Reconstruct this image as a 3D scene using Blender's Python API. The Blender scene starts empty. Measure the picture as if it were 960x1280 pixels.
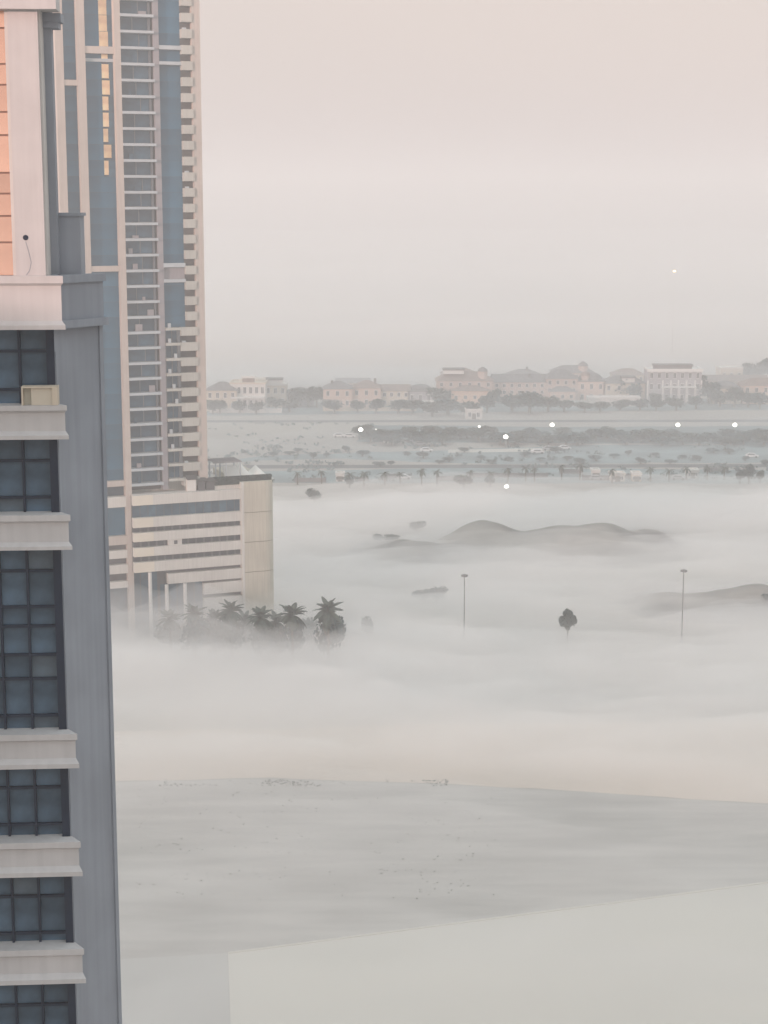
import bpy, math, random
from mathutils import Vector, Matrix, noise
random.seed(11)
scn = bpy.context.scene
COL = scn.collection
R = math.radians

# ------------------------------------------------------------------ camera
F, PITCH, H = 2200.0, math.atan(390 / 2200.0), 100.0     # focal length in photo pixels, downward pitch, eye height
cam = bpy.data.cameras.new('camera')
cam.sensor_fit = 'VERTICAL'; cam.sensor_height = 24; cam.lens = 24 * F / 1280
cam.clip_start = 0.5; cam.clip_end = 20000
camo = bpy.data.objects.new('camera', cam); COL.objects.link(camo)
camo.location = (0, 0, H); camo.rotation_euler = (math.pi / 2 - PITCH, 0, 0)
scn.camera = camo

# ------------------------------------------------------------------ sky and sun
SUN_AZ = R(-140)      # direction TO the sun, clockwise from +Y (behind the camera, to the left)
SUN_EL = R(7)
world = bpy.data.worlds.new('World'); scn.world = world; world.use_nodes = True
nt = world.node_tree; nt.nodes.clear()
wo = nt.nodes.new('ShaderNodeOutputWorld'); bg = nt.nodes.new('ShaderNodeBackground')
sky = nt.nodes.new('ShaderNodeTexSky'); sky.sky_type = 'NISHITA'; sky.sun_disc = False
sky.sun_elevation = SUN_EL; sky.sun_rotation = SUN_AZ
sky.air_density = 1.3; sky.dust_density = 4.0; sky.ozone_density = 1.0
# high thin overcast of the misty morning, the same all the way round: pinkish low down, cooler overhead
tc = nt.nodes.new('ShaderNodeTexCoord'); sep = nt.nodes.new('ShaderNodeSeparateXYZ')
mr = nt.nodes.new('ShaderNodeValToRGB')
mr.color_ramp.elements[0].position = 0.0; mr.color_ramp.elements[0].color = (6.4, 5.7, 5.6, 1)
mr.color_ramp.elements[1].position = 0.6; mr.color_ramp.elements[1].color = (8.1, 9.0, 9.35, 1)
e = mr.color_ramp.elements.new(0.22); e.color = (7.2, 6.08, 5.7, 1)
mix = nt.nodes.new('ShaderNodeMixRGB'); mix.inputs[0].default_value = 0.80
nt.links.new(tc.outputs['Generated'], sep.inputs[0]); nt.links.new(sep.outputs['Z'], mr.inputs[0])
nt.links.new(sky.outputs[0], mix.inputs[1]); nt.links.new(mr.outputs[0], mix.inputs[2])
nt.links.new(mix.outputs[0], bg.inputs[0]); bg.inputs[1].default_value = 0.125
nt.links.new(bg.outputs[0], wo.inputs[0])

sl = bpy.data.lights.new('sun', 'SUN'); sl.energy = 3.4; sl.color = (1.0, 0.67, 0.60); sl.angle = R(1.0)
so = bpy.data.objects.new('sun', sl); COL.objects.link(so)
sd = Vector((math.sin(SUN_AZ) * math.cos(SUN_EL), math.cos(SUN_AZ) * math.cos(SUN_EL), math.sin(SUN_EL)))
so.rotation_euler = sd.to_track_quat('Z', 'Y').to_euler()

scn.view_settings.view_transform = 'Standard'; scn.view_settings.look = 'None'
scn.view_settings.exposure = 0.06; scn.view_settings.gamma = 1.0
scn.render.engine = 'CYCLES'
scn.cycles.volume_bounces = 10; scn.cycles.max_bounces = 12; scn.cycles.diffuse_bounces = 3
scn.cycles.glossy_bounces = 3; scn.cycles.sample_clamp_indirect = 4.0
scn.cycles.use_denoising = True

# ------------------------------------------------------------------ helpers
cp, sp = math.cos(PITCH), math.sin(PITCH)
def ray(px, py):
    up = (640 - py) / F
    return Vector(((px - 480) / F, cp + up * sp, -sp + up * cp))
def at_y(px, py, Y):
    d = ray(px, py); return Vector((0, 0, H)) + d * (Y / d.y)
def on_ground(px, py, z=0.0):
    d = ray(px, py); return Vector((0, 0, H)) + d * ((z - H) / d.z)

class MB:
    """collects vertices, faces"""
    def __init__(s): s.v = []; s.f = []; s.sm = False
    def box(s, x0, x1, y0, y1, z0, z1):
        n = len(s.v)
        s.v += [(x0,y0,z0),(x1,y0,z0),(x1,y1,z0),(x0,y1,z0),(x0,y0,z1),(x1,y0,z1),(x1,y1,z1),(x0,y1,z1)]
        s.f += [(n,n+3,n+2,n+1),(n+4,n+5,n+6,n+7),(n,n+1,n+5,n+4),(n+1,n+2,n+6,n+5),(n+2,n+3,n+7,n+6),(n+3,n,n+4,n+7)]
        return s
    def prism(s, poly, z0, z1):
        """vertical prism over a ccw plan polygon"""
        n = len(s.v); k = len(poly)
        s.v += [(x, y, z0) for x, y in poly] + [(x, y, z1) for x, y in poly]
        s.f.append(tuple(n + i for i in range(k - 1, -1, -1))); s.f.append(tuple(n + k + i for i in range(k)))
        for i in range(k):
            j = (i + 1) % k; s.f.append((n + i, n + j, n + k + j, n + k + i))
        return s
    def sweep_x(s, prof, x0, x1, dx0=0.0, dx1=0.0):
        """a (y,z) profile swept along x; ends may be mitred: x shifts by d * (-y)"""
        n = len(s.v); k = len(prof)
        s.v += [(x0 + dx0 * y, y, z) for y, z in prof] + [(x1 + dx1 * y, y, z) for y, z in prof]
        s.f.append(tuple(n + i for i in range(k))); s.f.append(tuple(n + k + i for i in range(k - 1, -1, -1)))
        for i in range(k):
            j = (i + 1) % k; s.f.append((n + i, n + k + i, n + k + j, n + j))
        return s
    def tube(s, pts, rad, seg=6):
        n0 = len(s.v)
        for i, p in enumerate(pts):
            p = Vector(p); a = Vector(pts[max(0, i-1)]); b = Vector(pts[min(len(pts)-1, i+1)])
            t = (b - a).normalized(); u = t.cross(Vector((0.13, 0.97, 0.2))).normalized()
            if u.length < .1: u = t.cross(Vector((1, 0, 0))).normalized()
            w = t.cross(u); r = rad[i] if isinstance(rad, (list, tuple)) else rad
            for k in range(seg):
                a_ = 2 * math.pi * k / seg
                s.v.append(tuple(p + u * (r * math.cos(a_)) + w * (r * math.sin(a_))))
        for i in range(len(pts) - 1):
            for k in range(seg):
                a_, b_ = n0 + i*seg + k, n0 + i*seg + (k+1) % seg
                s.f.append((a_, b_, b_ + seg, a_ + seg))
        s.f.append(tuple(n0 + k for k in range(seg - 1, -1, -1)))
        m = n0 + (len(pts) - 1) * seg; s.f.append(tuple(m + k for k in range(seg)))
        return s
    def quad(s, a, b, c, d):
        n = len(s.v); s.v += [tuple(a), tuple(b), tuple(c), tuple(d)]; s.f.append((n, n+1, n+2, n+3)); return s
    def mesh(s, name, mat, smooth=False):
        me = bpy.data.meshes.new(name); me.from_pydata(s.v, [], s.f); me.update()
        if mat: me.materials.append(mat)
        if smooth:
            for p in me.polygons: p.use_smooth = True
        return me
    def build(s, name, mat, parent=None, loc=(0,0,0), smooth=False):
        return inst(name, s.mesh(name, mat, smooth), parent, loc)
def inst(name, me, parent=None, loc=(0,0,0), rot=None, scale=None):
    o = bpy.data.objects.new(name, me); COL.objects.link(o)
    if parent: o.parent = parent
    o.location = loc
    if rot: o.rotation_euler = rot
    if scale: o.scale = scale
    return o
def tag(o, label=None, cat=None, group=None, kind=None):
    if label: o['label'] = label
    if cat: o['category'] = cat
    if group: o['group'] = group
    if kind: o['kind'] = kind
    return o
def thing(name, label, cat, loc=(0,0,0), rz=0.0, group=None):
    o = bpy.data.objects.new(name, None); COL.objects.link(o)
    o.location = loc; o.rotation_euler = (0, 0, rz); o.empty_display_size = 1
    return tag(o, label, cat, group)
def copy_tree(o, parent=None):
    c = o.copy(); COL.objects.link(c)
    if parent: c.parent = parent
    for ch in list(o.children): copy_tree(ch, c)
    return c

# ------------------------------------------------------------------ materials
MATS = {}
def mat(name, col, rough=0.85, var=0.0, scale=1.0, bump=0.0, metal=0.0, spec=0.4, streak=0.0, col2=None, stretch=(1,1,1), perobj=0.0, emit=None):
    m = bpy.data.materials.new(name); m.use_nodes = True; t = m.node_tree
    b = t.nodes['Principled BSDF']; L = t.links
    b.inputs['Roughness'].default_value = rough; b.inputs['Metallic'].default_value = metal
    b.inputs['Specular IOR Level'].default_value = spec
    b.inputs['Base Color'].default_value = (*col, 1)
    if emit:
        b.inputs['Emission Color'].default_value = (*emit[0], 1); b.inputs['Emission Strength'].default_value = emit[1]
        m.cycles.emission_sampling = 'NONE'
    out = None
    if var or col2 or streak or bump:
        tc = t.nodes.new('ShaderNodeTexCoord'); mp = t.nodes.new('ShaderNodeMapping')
        mp.inputs['Scale'].default_value = stretch; L.new(tc.outputs['Object'], mp.inputs[0])
        n = t.nodes.new('ShaderNodeTexNoise'); n.inputs['Scale'].default_value = scale; n.inputs['Detail'].default_value = 6
        L.new(mp.outputs[0], n.inputs['Vector'])
        if col2 is None: col2 = tuple(c * (1 - var) for c in col); cA = tuple(min(1, c * (1 + var)) for c in col)
        else: cA = col
        rp = t.nodes.new('ShaderNodeValToRGB'); rp.color_ramp.elements[0].position = .35; rp.color_ramp.elements[1].position = .65
        rp.color_ramp.elements[0].color = (*col2, 1); rp.color_ramp.elements[1].color = (*cA, 1)
        L.new(n.outputs[0], rp.inputs[0]); out = rp.outputs[0]
        if streak:
            mp2 = t.nodes.new('ShaderNodeMapping'); mp2.inputs['Scale'].default_value = (3.0, 3.0, 0.12); L.new(tc.outputs['Object'], mp2.inputs[0])
            n2 = t.nodes.new('ShaderNodeTexNoise'); n2.inputs['Scale'].default_value = 1.3; n2.inputs['Detail'].default_value = 5
            L.new(mp2.outputs[0], n2.inputs['Vector'])
            r2 = t.nodes.new('ShaderNodeMapRange'); r2.inputs[1].default_value = .35; r2.inputs[2].default_value = .7
            r2.inputs[3].default_value = 1.0; r2.inputs[4].default_value = 1.0 - streak; L.new(n2.outputs[0], r2.inputs[0])
            mx = t.nodes.new('ShaderNodeMixRGB'); mx.blend_type = 'MULTIPLY'; mx.inputs[0].default_value = 1
            L.new(out, mx.inputs[1]); L.new(r2.outputs[0], mx.inputs[2]); out = mx.outputs[0]
        if bump:
            bp = t.nodes.new('ShaderNodeBump'); bp.inputs['Strength'].default_value = bump; bp.inputs['Distance'].default_value = .05
            n3 = t.nodes.new('ShaderNodeTexNoise'); n3.inputs['Scale'].default_value = scale * 6; n3.inputs['Detail'].default_value = 4
            L.new(tc.outputs['Object'], n3.inputs['Vector'])
            L.new(n3.outputs[0], bp.inputs['Height']); L.new(bp.outputs[0], b.inputs['Normal'])
    if perobj:
        oi = t.nodes.new('ShaderNodeObjectInfo'); r3 = t.nodes.new('ShaderNodeMapRange')
        r3.inputs[3].default_value = 1 - perobj; r3.inputs[4].default_value = 1 + perobj; L.new(oi.outputs['Random'], r3.inputs[0])
        hs = t.nodes.new('ShaderNodeHueSaturation'); L.new(r3.outputs[0], hs.inputs['Value'])
        if out: L.new(out, hs.inputs['Color'])
        else: hs.inputs['Color'].default_value = (*col, 1)
        out = hs.outputs[0]
    if out: L.new(out, b.inputs['Base Color'])
    MATS[name] = m; return m
def fogmat(name, density, col, aniso=0.0):
    m = bpy.data.materials.new(name); m.use_nodes = True; t = m.node_tree; t.nodes.clear()
    o = t.nodes.new('ShaderNodeOutputMaterial'); v = t.nodes.new('ShaderNodeVolumePrincipled')
    v.inputs['Color'].default_value = (*col, 1); v.inputs['Density'].default_value = density; v.inputs['Anisotropy'].default_value = aniso
    t.links.new(v.outputs[0], o.inputs['Volume']); return m

M = MATS
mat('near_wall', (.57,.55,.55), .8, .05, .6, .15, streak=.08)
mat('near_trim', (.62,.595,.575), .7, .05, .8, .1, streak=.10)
mat('near_corner', (.30,.325,.37), .8, .07, .4, .12, streak=.10)  # blue-grey carries the shade of the near tower's side faces
mat('blind_glass', (.10,.135,.17), .12, .25, 1.2, 0, spec=.4, perobj=.2)
mat('dark_frame', (.010,.019,.042), .45, .1, 2)
mat('near_glass', (.070,.112,.160), .08, .35, .9, 0, spec=.4, perobj=.28)
mat('sunrise_tint_glass', (.82,.53,.42), .22, .10, .5, 0, metal=.85, perobj=.10)  # orange of the reflected sunrise put into the glass colour
mat('cabinet', (.60,.52,.42), .6, .06, 2)
mat('tower_wall', (.46,.465,.43), .85, .06, .12, 0, streak=.12)
mat('tower_pier', (.50,.45,.41), .85, .06, .12, 0, streak=.10)
mat('tower_grey', (.30,.29,.31), .8, .06, .12, 0, streak=.10)
mat('tower_slab', (.42,.47,.50), .8, .06, .3)
mat('bay_frame', (.12,.14,.16), .7)
mat('tower_frame', (.035,.06,.085), .5)
mat('tower_dark', (.075,.072,.07), .9, .2, .3)
mat('tower_glass', (.028,.105,.175), .10, .22, .10, 0, spec=.3, perobj=.16)
mat('bay_glass', (.035,.085,.13), .15, .25, .5, 0, spec=.35, perobj=.30)
mat('sunrise_streak_glass', (.95,.60,.38), .28, .25, .35, 0, metal=.8, perobj=.15)  # streak of reflected sunrise painted as pane colour
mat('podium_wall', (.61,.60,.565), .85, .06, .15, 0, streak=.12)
mat('podium_sunlit', (.66,.62,.53), .85, .06, .15)
mat('joint_brown', (.26,.16,.13), .7)
mat('podium_tan', (.53,.50,.42), .85, .06, .15, 0, streak=.15)
mat('podium_dark', (.085,.085,.09), .7, .2, .25)
mat('white_column', (.66,.66,.64), .7, .04, .4)
mat('membrane', (.78,.77,.73), .6, .03, .5)
mat('hedge', (.055,.075,.055), .9, .4, 1.2, .5)
mat('steel', (.30,.30,.30), .5, .1, 2)
mat('mast_paint', (.20,.20,.205), .6, .1, 2)
mat('lamp_lit', (.9,.9,.85), .4, emit=((1.0,.97,.88), 4.0))
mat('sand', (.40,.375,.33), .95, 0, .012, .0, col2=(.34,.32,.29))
mat('sand_grey', (.36,.345,.32), .95, 0, .22, .0, col2=(.47,.45,.42), stretch=(.22,1,1))
mat('sand_pale', (.59,.565,.505), .95, 0, .05, .0, col2=(.55,.53,.48), stretch=(.4,1,1))
mat('sand_warm', (.62,.53,.45), .95, 0, .03, .0, col2=(.55,.48,.41))
mat('paving', (.45,.44,.415), .9, .06, .05)
mat('asphalt', (.075,.078,.08), .85, .12, .05)
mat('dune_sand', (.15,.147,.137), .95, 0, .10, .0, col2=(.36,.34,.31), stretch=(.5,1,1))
mat('turf', (.20,.26,.265), .95, .25, .05, 0)
mat('scrub', (.15,.15,.125), .95, .3, .4, 0)
mat('far_scrub', (.12,.17,.175), .95, .3, .1, 0)
mat('leaf', (.050,.082,.075), .8, .35, .5, 0, perobj=.2)
mat('leaf_blue', (.050,.098,.108), .8, .35, .5, 0, perobj=.2)
mat('palm_leaf', (.075,.105,.085), .7, .3, .8, 0, perobj=.2)
mat('bark', (.12,.10,.08), .95, .2, 2)
mat('villa_white', (.66,.65,.62), .85, .05, .15)
mat('villa_cream', (.60,.54,.45), .85, .05, .15)
mat('villa_pink', (.64,.51,.44), .85, .06, .15)
mat('villa_orange', (.66,.49,.38), .85, .06, .15)
mat('villa_mauve', (.53,.435,.39), .85, .06, .15)
mat('villa_grey', (.40,.40,.42), .85, .06, .15)
mat('roof_grey', (.20,.20,.20), .85, .12, .4)
mat('roof_brown', (.26,.21,.185), .85, .12, .4)
mat('villa_glass', (.045,.05,.06), .2, .1, 1)
mat('white_trim', (.74,.74,.72), .7, .03, 1)
mat('car_white', (.75,.75,.75), .35, spec=.5)
mat('car_silver', (.40,.41,.43), .35, .0, 1, metal=.4)
mat('car_dark', (.05,.055,.06), .35, spec=.5)
mat('rubber', (.03,.03,.03), .9)
mat('paint_line', (.7,.7,.68), .8)

# ------------------------------------------------------------------ ground
def sheet(name, pts, z, m, label=None):
    b = MB(); b.v = [(p[0], p[1], z) for p in pts]; b.f = [tuple(range(len(pts)))]
    return tag(b.build(name, M[m]), kind='structure')
g = MB(); XS = [-3600,-1200,-500,-200,0,200,500,1200,3600]; YS = [-3000,-500,0,150,300,450,600,800,1000,1600,4600]
for y in YS:
    for x in XS: g.v.append((x, y, 0))
for j in range(len(YS)-1):
    for i in range(len(XS)-1):
        a = j*len(XS)+i; g.f.append((a, a+1, a+1+len(XS), a+len(XS)))
tag(g.build('ground', M['sand']), kind='structure')
def gp(*pp): return [on_ground(x, y)[:2] for x, y in pp]
def wobble(pts, amp, step=6.0, seed=0.0):
    """subdivide a plan outline and make it irregular"""
    out = []
    for i, a in enumerate(pts):
        b = pts[(i+1) % len(pts)]; a = Vector(a); b = Vector(b); n = max(1, int((b-a).length / step))
        nrm = Vector((-(b-a).y, (b-a).x)).normalized()
        for k in range(n):
            p = a.lerp(b, k/n); o = noise.noise(Vector((p.x/14, p.y/14, seed))) + .5*noise.noise(Vector((p.x/4, p.y/4, seed+9)))
            out.append(tuple(p + nrm * (amp * o)))
    return out
edge = [(130,978),(240,975),(340,974),(450,977),(560,981),(700,989),(830,997),(1050,1012)]
sheet('pale_flat', wobble([tuple(Vector(p)+Vector((0,.5))) for p in gp(*edge)] + gp((1050,900),(560,905),(130,915)), .8, 4, 6), .002, 'sand_warm')
sheet('sand_field', wobble(gp(*edge, (1150,1050),(1150,1400),(40,1500),(60,978)), .7, 2.5, 3), .004, 'sand_grey')
sheet('sand_plot', gp((285,1191),(470,1167),(700,1137),(1150,1078),(1300,1500),(296,1500)), .008, 'sand_pale')
sheet('paved_yard', gp((40,1205),(284,1191.5),(295,1500),(0,1500)), .008, 'paving')
# kerb along the sand plot
k0, k1 = gp((285,1191),(1150,1078)); d_ = Vector(k1)-Vector(k0); kb = MB().box(0, d_.length, -.35, 0, 0, .13)
ko = kb.build('kerb', M['sand_pale'], None, (k0[0], k0[1], 0)); ko.rotation_euler.z = math.atan2(d_.y, d_.x); tag(ko, kind='structure')
# open ground beyond the fog
sheet('far_scrubland', wobble(gp((300,604),(980,604),(980,588),(600,584),(300,590)), 2, 8, 1), .004, 'turf')
sheet('far_scrubland', wobble(gp((250,578),(430,574),(600,580),(1000,578),(1000,556),(760,556),(560,562),(330,570)), 4, 8, 2), .004, 'turf')
sheet('far_scrubland', wobble(gp((445,552),(700,554),(1000,556),(1000,532),(720,534),(455,531)), 3, 8, 5), .008, 'far_scrub')
sheet('far_lawn', wobble(gp((255,520),(520,516),(700,514),(1000,512),(1000,498),(255,503)), 3, 8, 7), .004, 'turf')
sheet('road', gp((200,586),(1000,584),(1000,580),(200,581.5)), .012, 'asphalt')
sheet('road', gp((200,528),(1000,527.5),(1000,524.5),(200,525.5)), .012, 'asphalt')
sheet('path', gp((560,562),(700,560),(700,564),(560,566)), .012, 'sand_pale')
# dune hills standing out of the fog
def hill(x, y):
    h = 0.0
    for cx, cy, rx, ry, a in HB:
        d = ((x-cx)/rx)**2 + ((y-cy)/ry)**2
        h += a * math.exp(-d)
    h += 1.1 * noise.noise(Vector((x/13, y/11, 4))) * min(1, h/4) + .5 * abs(noise.noise(Vector((x/8, y/6, 14)))) * min(1, h/4) + .35 * noise.noise(Vector((x/5, y/5, 8))) * min(1, h/3)
    return h
HB = []
def addhill(px, pytop, Y, wpx, ry, a=None):
    p = at_y(px, pytop, Y); HB.append((p.x, Y, wpx * Y / F, ry, p.z if a is None else a))
addhill(606, 655, 506, 34, 15); addhill(572, 664, 502, 30, 12, 3.2); addhill(632, 664, 500, 24, 10, 1.6); addhill(535, 682, 488, 44, 9, 2.6)
addhill(755, 657, 507, 48, 18); addhill(690, 664, 503, 46, 14, 5.4); addhill(640, 672, 498, 30, 10, 1.0)
addhill(500, 676, 495, 40, 16, 3.6); addhill(820, 668, 512, 26, 16, 3.0)
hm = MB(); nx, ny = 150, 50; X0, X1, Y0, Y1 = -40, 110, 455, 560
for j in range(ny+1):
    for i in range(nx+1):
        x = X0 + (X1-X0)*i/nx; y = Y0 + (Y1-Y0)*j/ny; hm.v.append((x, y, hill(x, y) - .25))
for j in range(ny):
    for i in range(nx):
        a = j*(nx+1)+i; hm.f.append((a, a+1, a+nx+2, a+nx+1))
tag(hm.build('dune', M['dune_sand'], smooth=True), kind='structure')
# low ridge at the right
HB2 = HB; HB = []
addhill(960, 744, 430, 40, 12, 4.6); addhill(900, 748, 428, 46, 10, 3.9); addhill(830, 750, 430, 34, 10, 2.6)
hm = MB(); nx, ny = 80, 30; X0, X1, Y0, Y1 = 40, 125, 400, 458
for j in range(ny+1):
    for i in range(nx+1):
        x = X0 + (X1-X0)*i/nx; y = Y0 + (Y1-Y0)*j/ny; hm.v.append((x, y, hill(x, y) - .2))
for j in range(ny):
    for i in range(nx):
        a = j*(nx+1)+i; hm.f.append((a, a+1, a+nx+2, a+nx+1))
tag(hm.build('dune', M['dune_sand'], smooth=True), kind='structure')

# ------------------------------------------------------------------ near building (left)
TH = R(3.6)
C0 = at_y(72, 560, 56.0)                 # front right corner of the window wall
nb = thing('apartment_tower', 'nearest tower at the left edge, pink and grey, with ledges and dark gridded windows', 'tower', (C0.x, C0.y, 0), TH)
ux, uy = Vector((math.cos(TH), math.sin(TH), 0)), Vector((-math.sin(TH), math.cos(TH), 0))
def NL(px, py, yoff=0.0):
    """pixel to local (x,z) on the plane local y = yoff"""
    d = ray(px, py); o = Vector((C0.x, C0.y, 0)) + uy * yoff
    t = (uy.dot(o - Vector((0,0,H)))) / uy.dot(d); p = Vector((0,0,H)) + d * t
    return (p - o).dot(ux), p.z
def NZ(py, yoff=0.0, px=40): return NL(px, py, yoff)[1]
CH = (1.78, 1.75)                        # chamfer run (dx, dy)
CHX = NL(128.5, 500, CH[1])[0]; CH = (CHX, CH[1])
W = 13.0
z_par = NZ(353, -.3)
body = MB()
body.prism([(-W, .45), (-.02, .45), (-.02, 0.0), (0, 0), (CH[0], CH[1]), (CH[0]-2.2, 9), (CH[0]-5.5, 18), (-W, 18)], 0, z_par)
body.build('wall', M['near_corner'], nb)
# dark return strip along the far edge of the corner face
st = MB(); cd = Vector(CH).normalized(); cn = Vector((cd.y, -cd.x))
def chp(t, o): p = Vector((0,0)) + cd * t + cn * o; return (p.x, p.y)
CL = Vector(CH).length
st.prism([chp(CL-.13, -.02), chp(CL-.13, .06), chp(CL+.03, .06), chp(CL+.03, -.02)][::-1] if False else [chp(CL-.13,-.02), chp(CL-.13,.06), chp(CL+.03,.06), chp(CL+.03,-.02)], 0, z_par-.4)
st.build('corner_strip', M['near_corner'], nb)
st = MB(); st.prism([chp(.03,-.02), chp(.03,.03), chp(.10,.03), chp(.10,-.02)], 0, z_par-2.2); st.build('corner_strip', M['near_corner'], nb)
# ledges: (cap top, cap bottom, body bottom, moulding bottom)
LED = [(345,355,402,412),(507,514,540,549),(644,652,679,687),(918,926,950,960),(1053,1061,1085,1095),(1187,1195,1219,1229),(1318,1326,1350,1360),(1449,1457,1480,1490)]
def ledge_prof(zt, zc, zb, zm, b=-.42, c=-.55, m=-.62):
    return [(.44, zm), (m, zm), (m, zm+(zb-zm)*.55), (b-.03, zb), (b, zb+.02), (b, zc-.06), (c+.05, zc), (c, zc+.02), (c, zt), (.44, zt)]
zl = []
for i, (a, b_, c, d) in enumerate(LED):
    zt, zc, zb, zm = [NZ(v, -.5) for v in (a, b_, c, d)]; zl.append((zt, zm))
    w = .0 if i == 0 else 0
    L_ = MB(); L_.sweep_x(ledge_prof(zt, zc, zb, zm)[::-1], -W, .06, 0, -.62)
    L_.build('ledge', M['near_wall'], nb)
    # raised cap and foot moulding as parts of the ledge
# first ledge wraps round the chamfered corner, its shade held in the grey colour
zt, zc, zb, zm = [NZ(v, -.5) for v in LED[0]]
wr = MB()
wr.prism([chp(-.10,0), chp(.02,.20), chp(CL-.06,.20), chp(CL+.05,0)], zb, zc)
wr.prism([chp(-.10,0), chp(.02,.30), chp(CL+.0,.30), chp(CL+.14,0)], zc, zt)
wr.prism([chp(-.10,0), chp(.02,.34), chp(CL+.02,.34), chp(CL+.16,0)], zm, zb)
wr.build('corner_ledge', M['near_corner'], nb)
# windows between ledges
brnd = random.Random(5)
def bands(ytop, ybot, bars): return NZ(ytop, .1), NZ(ybot, .1), [NZ(v, .1) for v in bars]
WIN = [(412,508,[439,487]),(549,645,[576,622]),(687,919,[714,759,783,819,849,895]),(960,1054,[985,1031]),(1095,1188,[1121,1167]),(1229,1319,[1257,1296]),(1360,1450,[1387,1427])]
px_w = 35 * 56.0 / F * 1.0
for i, (a, b_, bars) in enumerate(WIN):
    z1, z0, zb = zl[i][1], zl[i+1][0], [NZ(v, .1) for v in bars]
    win = MB(); win.box(-.26, .001, -.015, .44, z0, z1)                    # thick dark jamb at the corner
    xs = [-.24 - px_w * k for k in range(0, 14)]; xs = [x for x in xs if x > -W + .3]
    for x in xs[1:]: win.box(x-.038, x+.038, .10, .42, z0, z1)
    rows = [z1] + zb + [z0]
    for zz in zb:
        for j in range(len(xs)-1): win.box(xs[j+1]+.038, xs[j]-(.038 if j else 0), .115, .41, zz-.042, zz+.042)
    wo_ = win.build('window', M['dark_frame'], nb)
    for j in range(len(xs)-1):
        for r in range(len(rows)-1):
            zt_, zb_ = rows[r]-(.042 if r else 0), rows[r+1]+(.042 if r < len(rows)-2 else 0)
            xa, xb = xs[j+1]+.038, xs[j]-(.038 if j else 0)
            pw, ph = (xb-xa), (zt_-zb_)
            p = MB().box(-pw/2, pw/2, 0, .03, -ph/2, ph/2).build('pane', M['blind_glass' if brnd.random() < .16 else 'near_glass'], wo_, ((xa+xb)/2, .24, (zt_+zb_)/2))
            p.rotation_euler = (R(random.uniform(-1.0,1.0)), 0, R(random.uniform(-1.2,1.2)))
# floor bands of the lower storeys, far below the picture
for k in range(1, 19):
    z = zl[-1][1] - 3.6 * k
    if z > 3:
        MB().sweep_x(ledge_prof(z+1.0, z+.8, z+.2, z)[::-1], -W, .06, 0, -.62).build('ledge', M['near_wall'], nb)
        w = MB()
        w.box(-.24, -.025, .02, .44, z+1.001, z+2.598)
        for x in xs[1:]: w.box(x-.055, x+.055, .1, .42, z+1.001, z+2.598)
        wo_ = w.build('window', M['dark_frame'], nb); MB().box(-W+.2, -.25, .24, .27, z+1.001, z+2.598).build('pane', M['near_glass'], wo_)
w = MB(); w.box(-.24, -.025, .02, .44, zl[-1][1]-2.6, zl[-1][1])
for x in xs[1:]: w.box(x-.055, x+.055, .1, .42, zl[-1][1]-2.6, zl[-1][1])
wo_ = w.build('window', M['dark_frame'], nb); MB().box(-W+.2, -.25, .24, .27, zl[-1][1]-2.6, zl[-1][1]).build('pane', M['near_glass'], wo_)
# upper storeys: pink pier, glazing tinted with the sunrise reflection, grey recessed return, top cornice
z0u = zl[0][0]; z1u = NZ(12, -.35)
xa, xb = NL(20, 330, -.25)[0], NL(57, 330, -.25)[0]
pier = MB(); pier.box(xa, xb, -.25, .6, z0u, z1u); pier.build('pier', M['near_wall'], nb)
fl = MB(); fl.box(xa-.10, xa-.001, -.19, .6, z0u, z1u); fl.box(xb+.001, xb+.06, -.17, .6, z0u, z1u); fl.build('pier_edge', M['near_trim'], nb)
hx, hz = NL(32, 297, -.25)
hole = MB(); hole.tube([(hx, -.262, hz), (hx, -.24, hz)], .085, 12); hole.build('drain_outlet', M['dark_frame'], nb)
crk = MB(); pts = [NL(a, b_, -.25) for a, b_ in ((32,302),(36,315),(39,328),(37,338),(33,344))]
crk.tube([(x, -.252, z) for x, z in pts], .010, 4); crk.build('cable', M['near_corner'], nb)
rows = [NZ(v, -.05) for v in (12,35,80,106,140,169,216,242,270,303,345)]
bk = MB().box(-W, xa-.101, .06, .6, z0u, z1u).build('window', M['joint_brown'], nb)
xl = [xa-.10 - 1.05*k for k in range(12)]
for j in range(len(xl)-1):
    for r in range(len(rows)-1):
        za, zb_ = rows[r]-.03, rows[r+1]+.03; pw = 1.05-.05
        if zb_ < z0u: zb_ = z0u + .02
        p = MB().box(-pw/2, pw/2, 0, .035, -(za-zb_)/2, (za-zb_)/2).build('pane', M['sunrise_tint_glass'], bk, (xl[j]-.025-pw/2, .02, (za+zb_)/2))
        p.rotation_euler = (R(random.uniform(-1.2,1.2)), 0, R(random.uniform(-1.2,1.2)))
# recessed grey return beside the pier and grey block standing on the corner ledge
rx = NL(75, 330, .9)[0]
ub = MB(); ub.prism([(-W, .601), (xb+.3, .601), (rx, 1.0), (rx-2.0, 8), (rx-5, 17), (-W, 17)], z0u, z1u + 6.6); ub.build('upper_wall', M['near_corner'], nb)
bx0, bx1 = NL(72, 320, 1.1)[0], NL(103, 320, 1.1)[0]; zb1 = NZ(270, 1.1)
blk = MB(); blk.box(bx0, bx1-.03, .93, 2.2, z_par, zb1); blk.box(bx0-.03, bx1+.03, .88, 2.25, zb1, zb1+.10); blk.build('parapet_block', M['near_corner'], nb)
ct = NZ(-60, -.5)
cx_ = NL(70, 8, -.55)[0]
cn_ = MB(); cn_.sweep_x(ledge_prof(ct, ct-.3, z1u+.5, z1u, -.52, -.62, -.58)[::-1], -W, cx_, 0, 0); cn_.build('ledge', M['near_wall'], nb)
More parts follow.
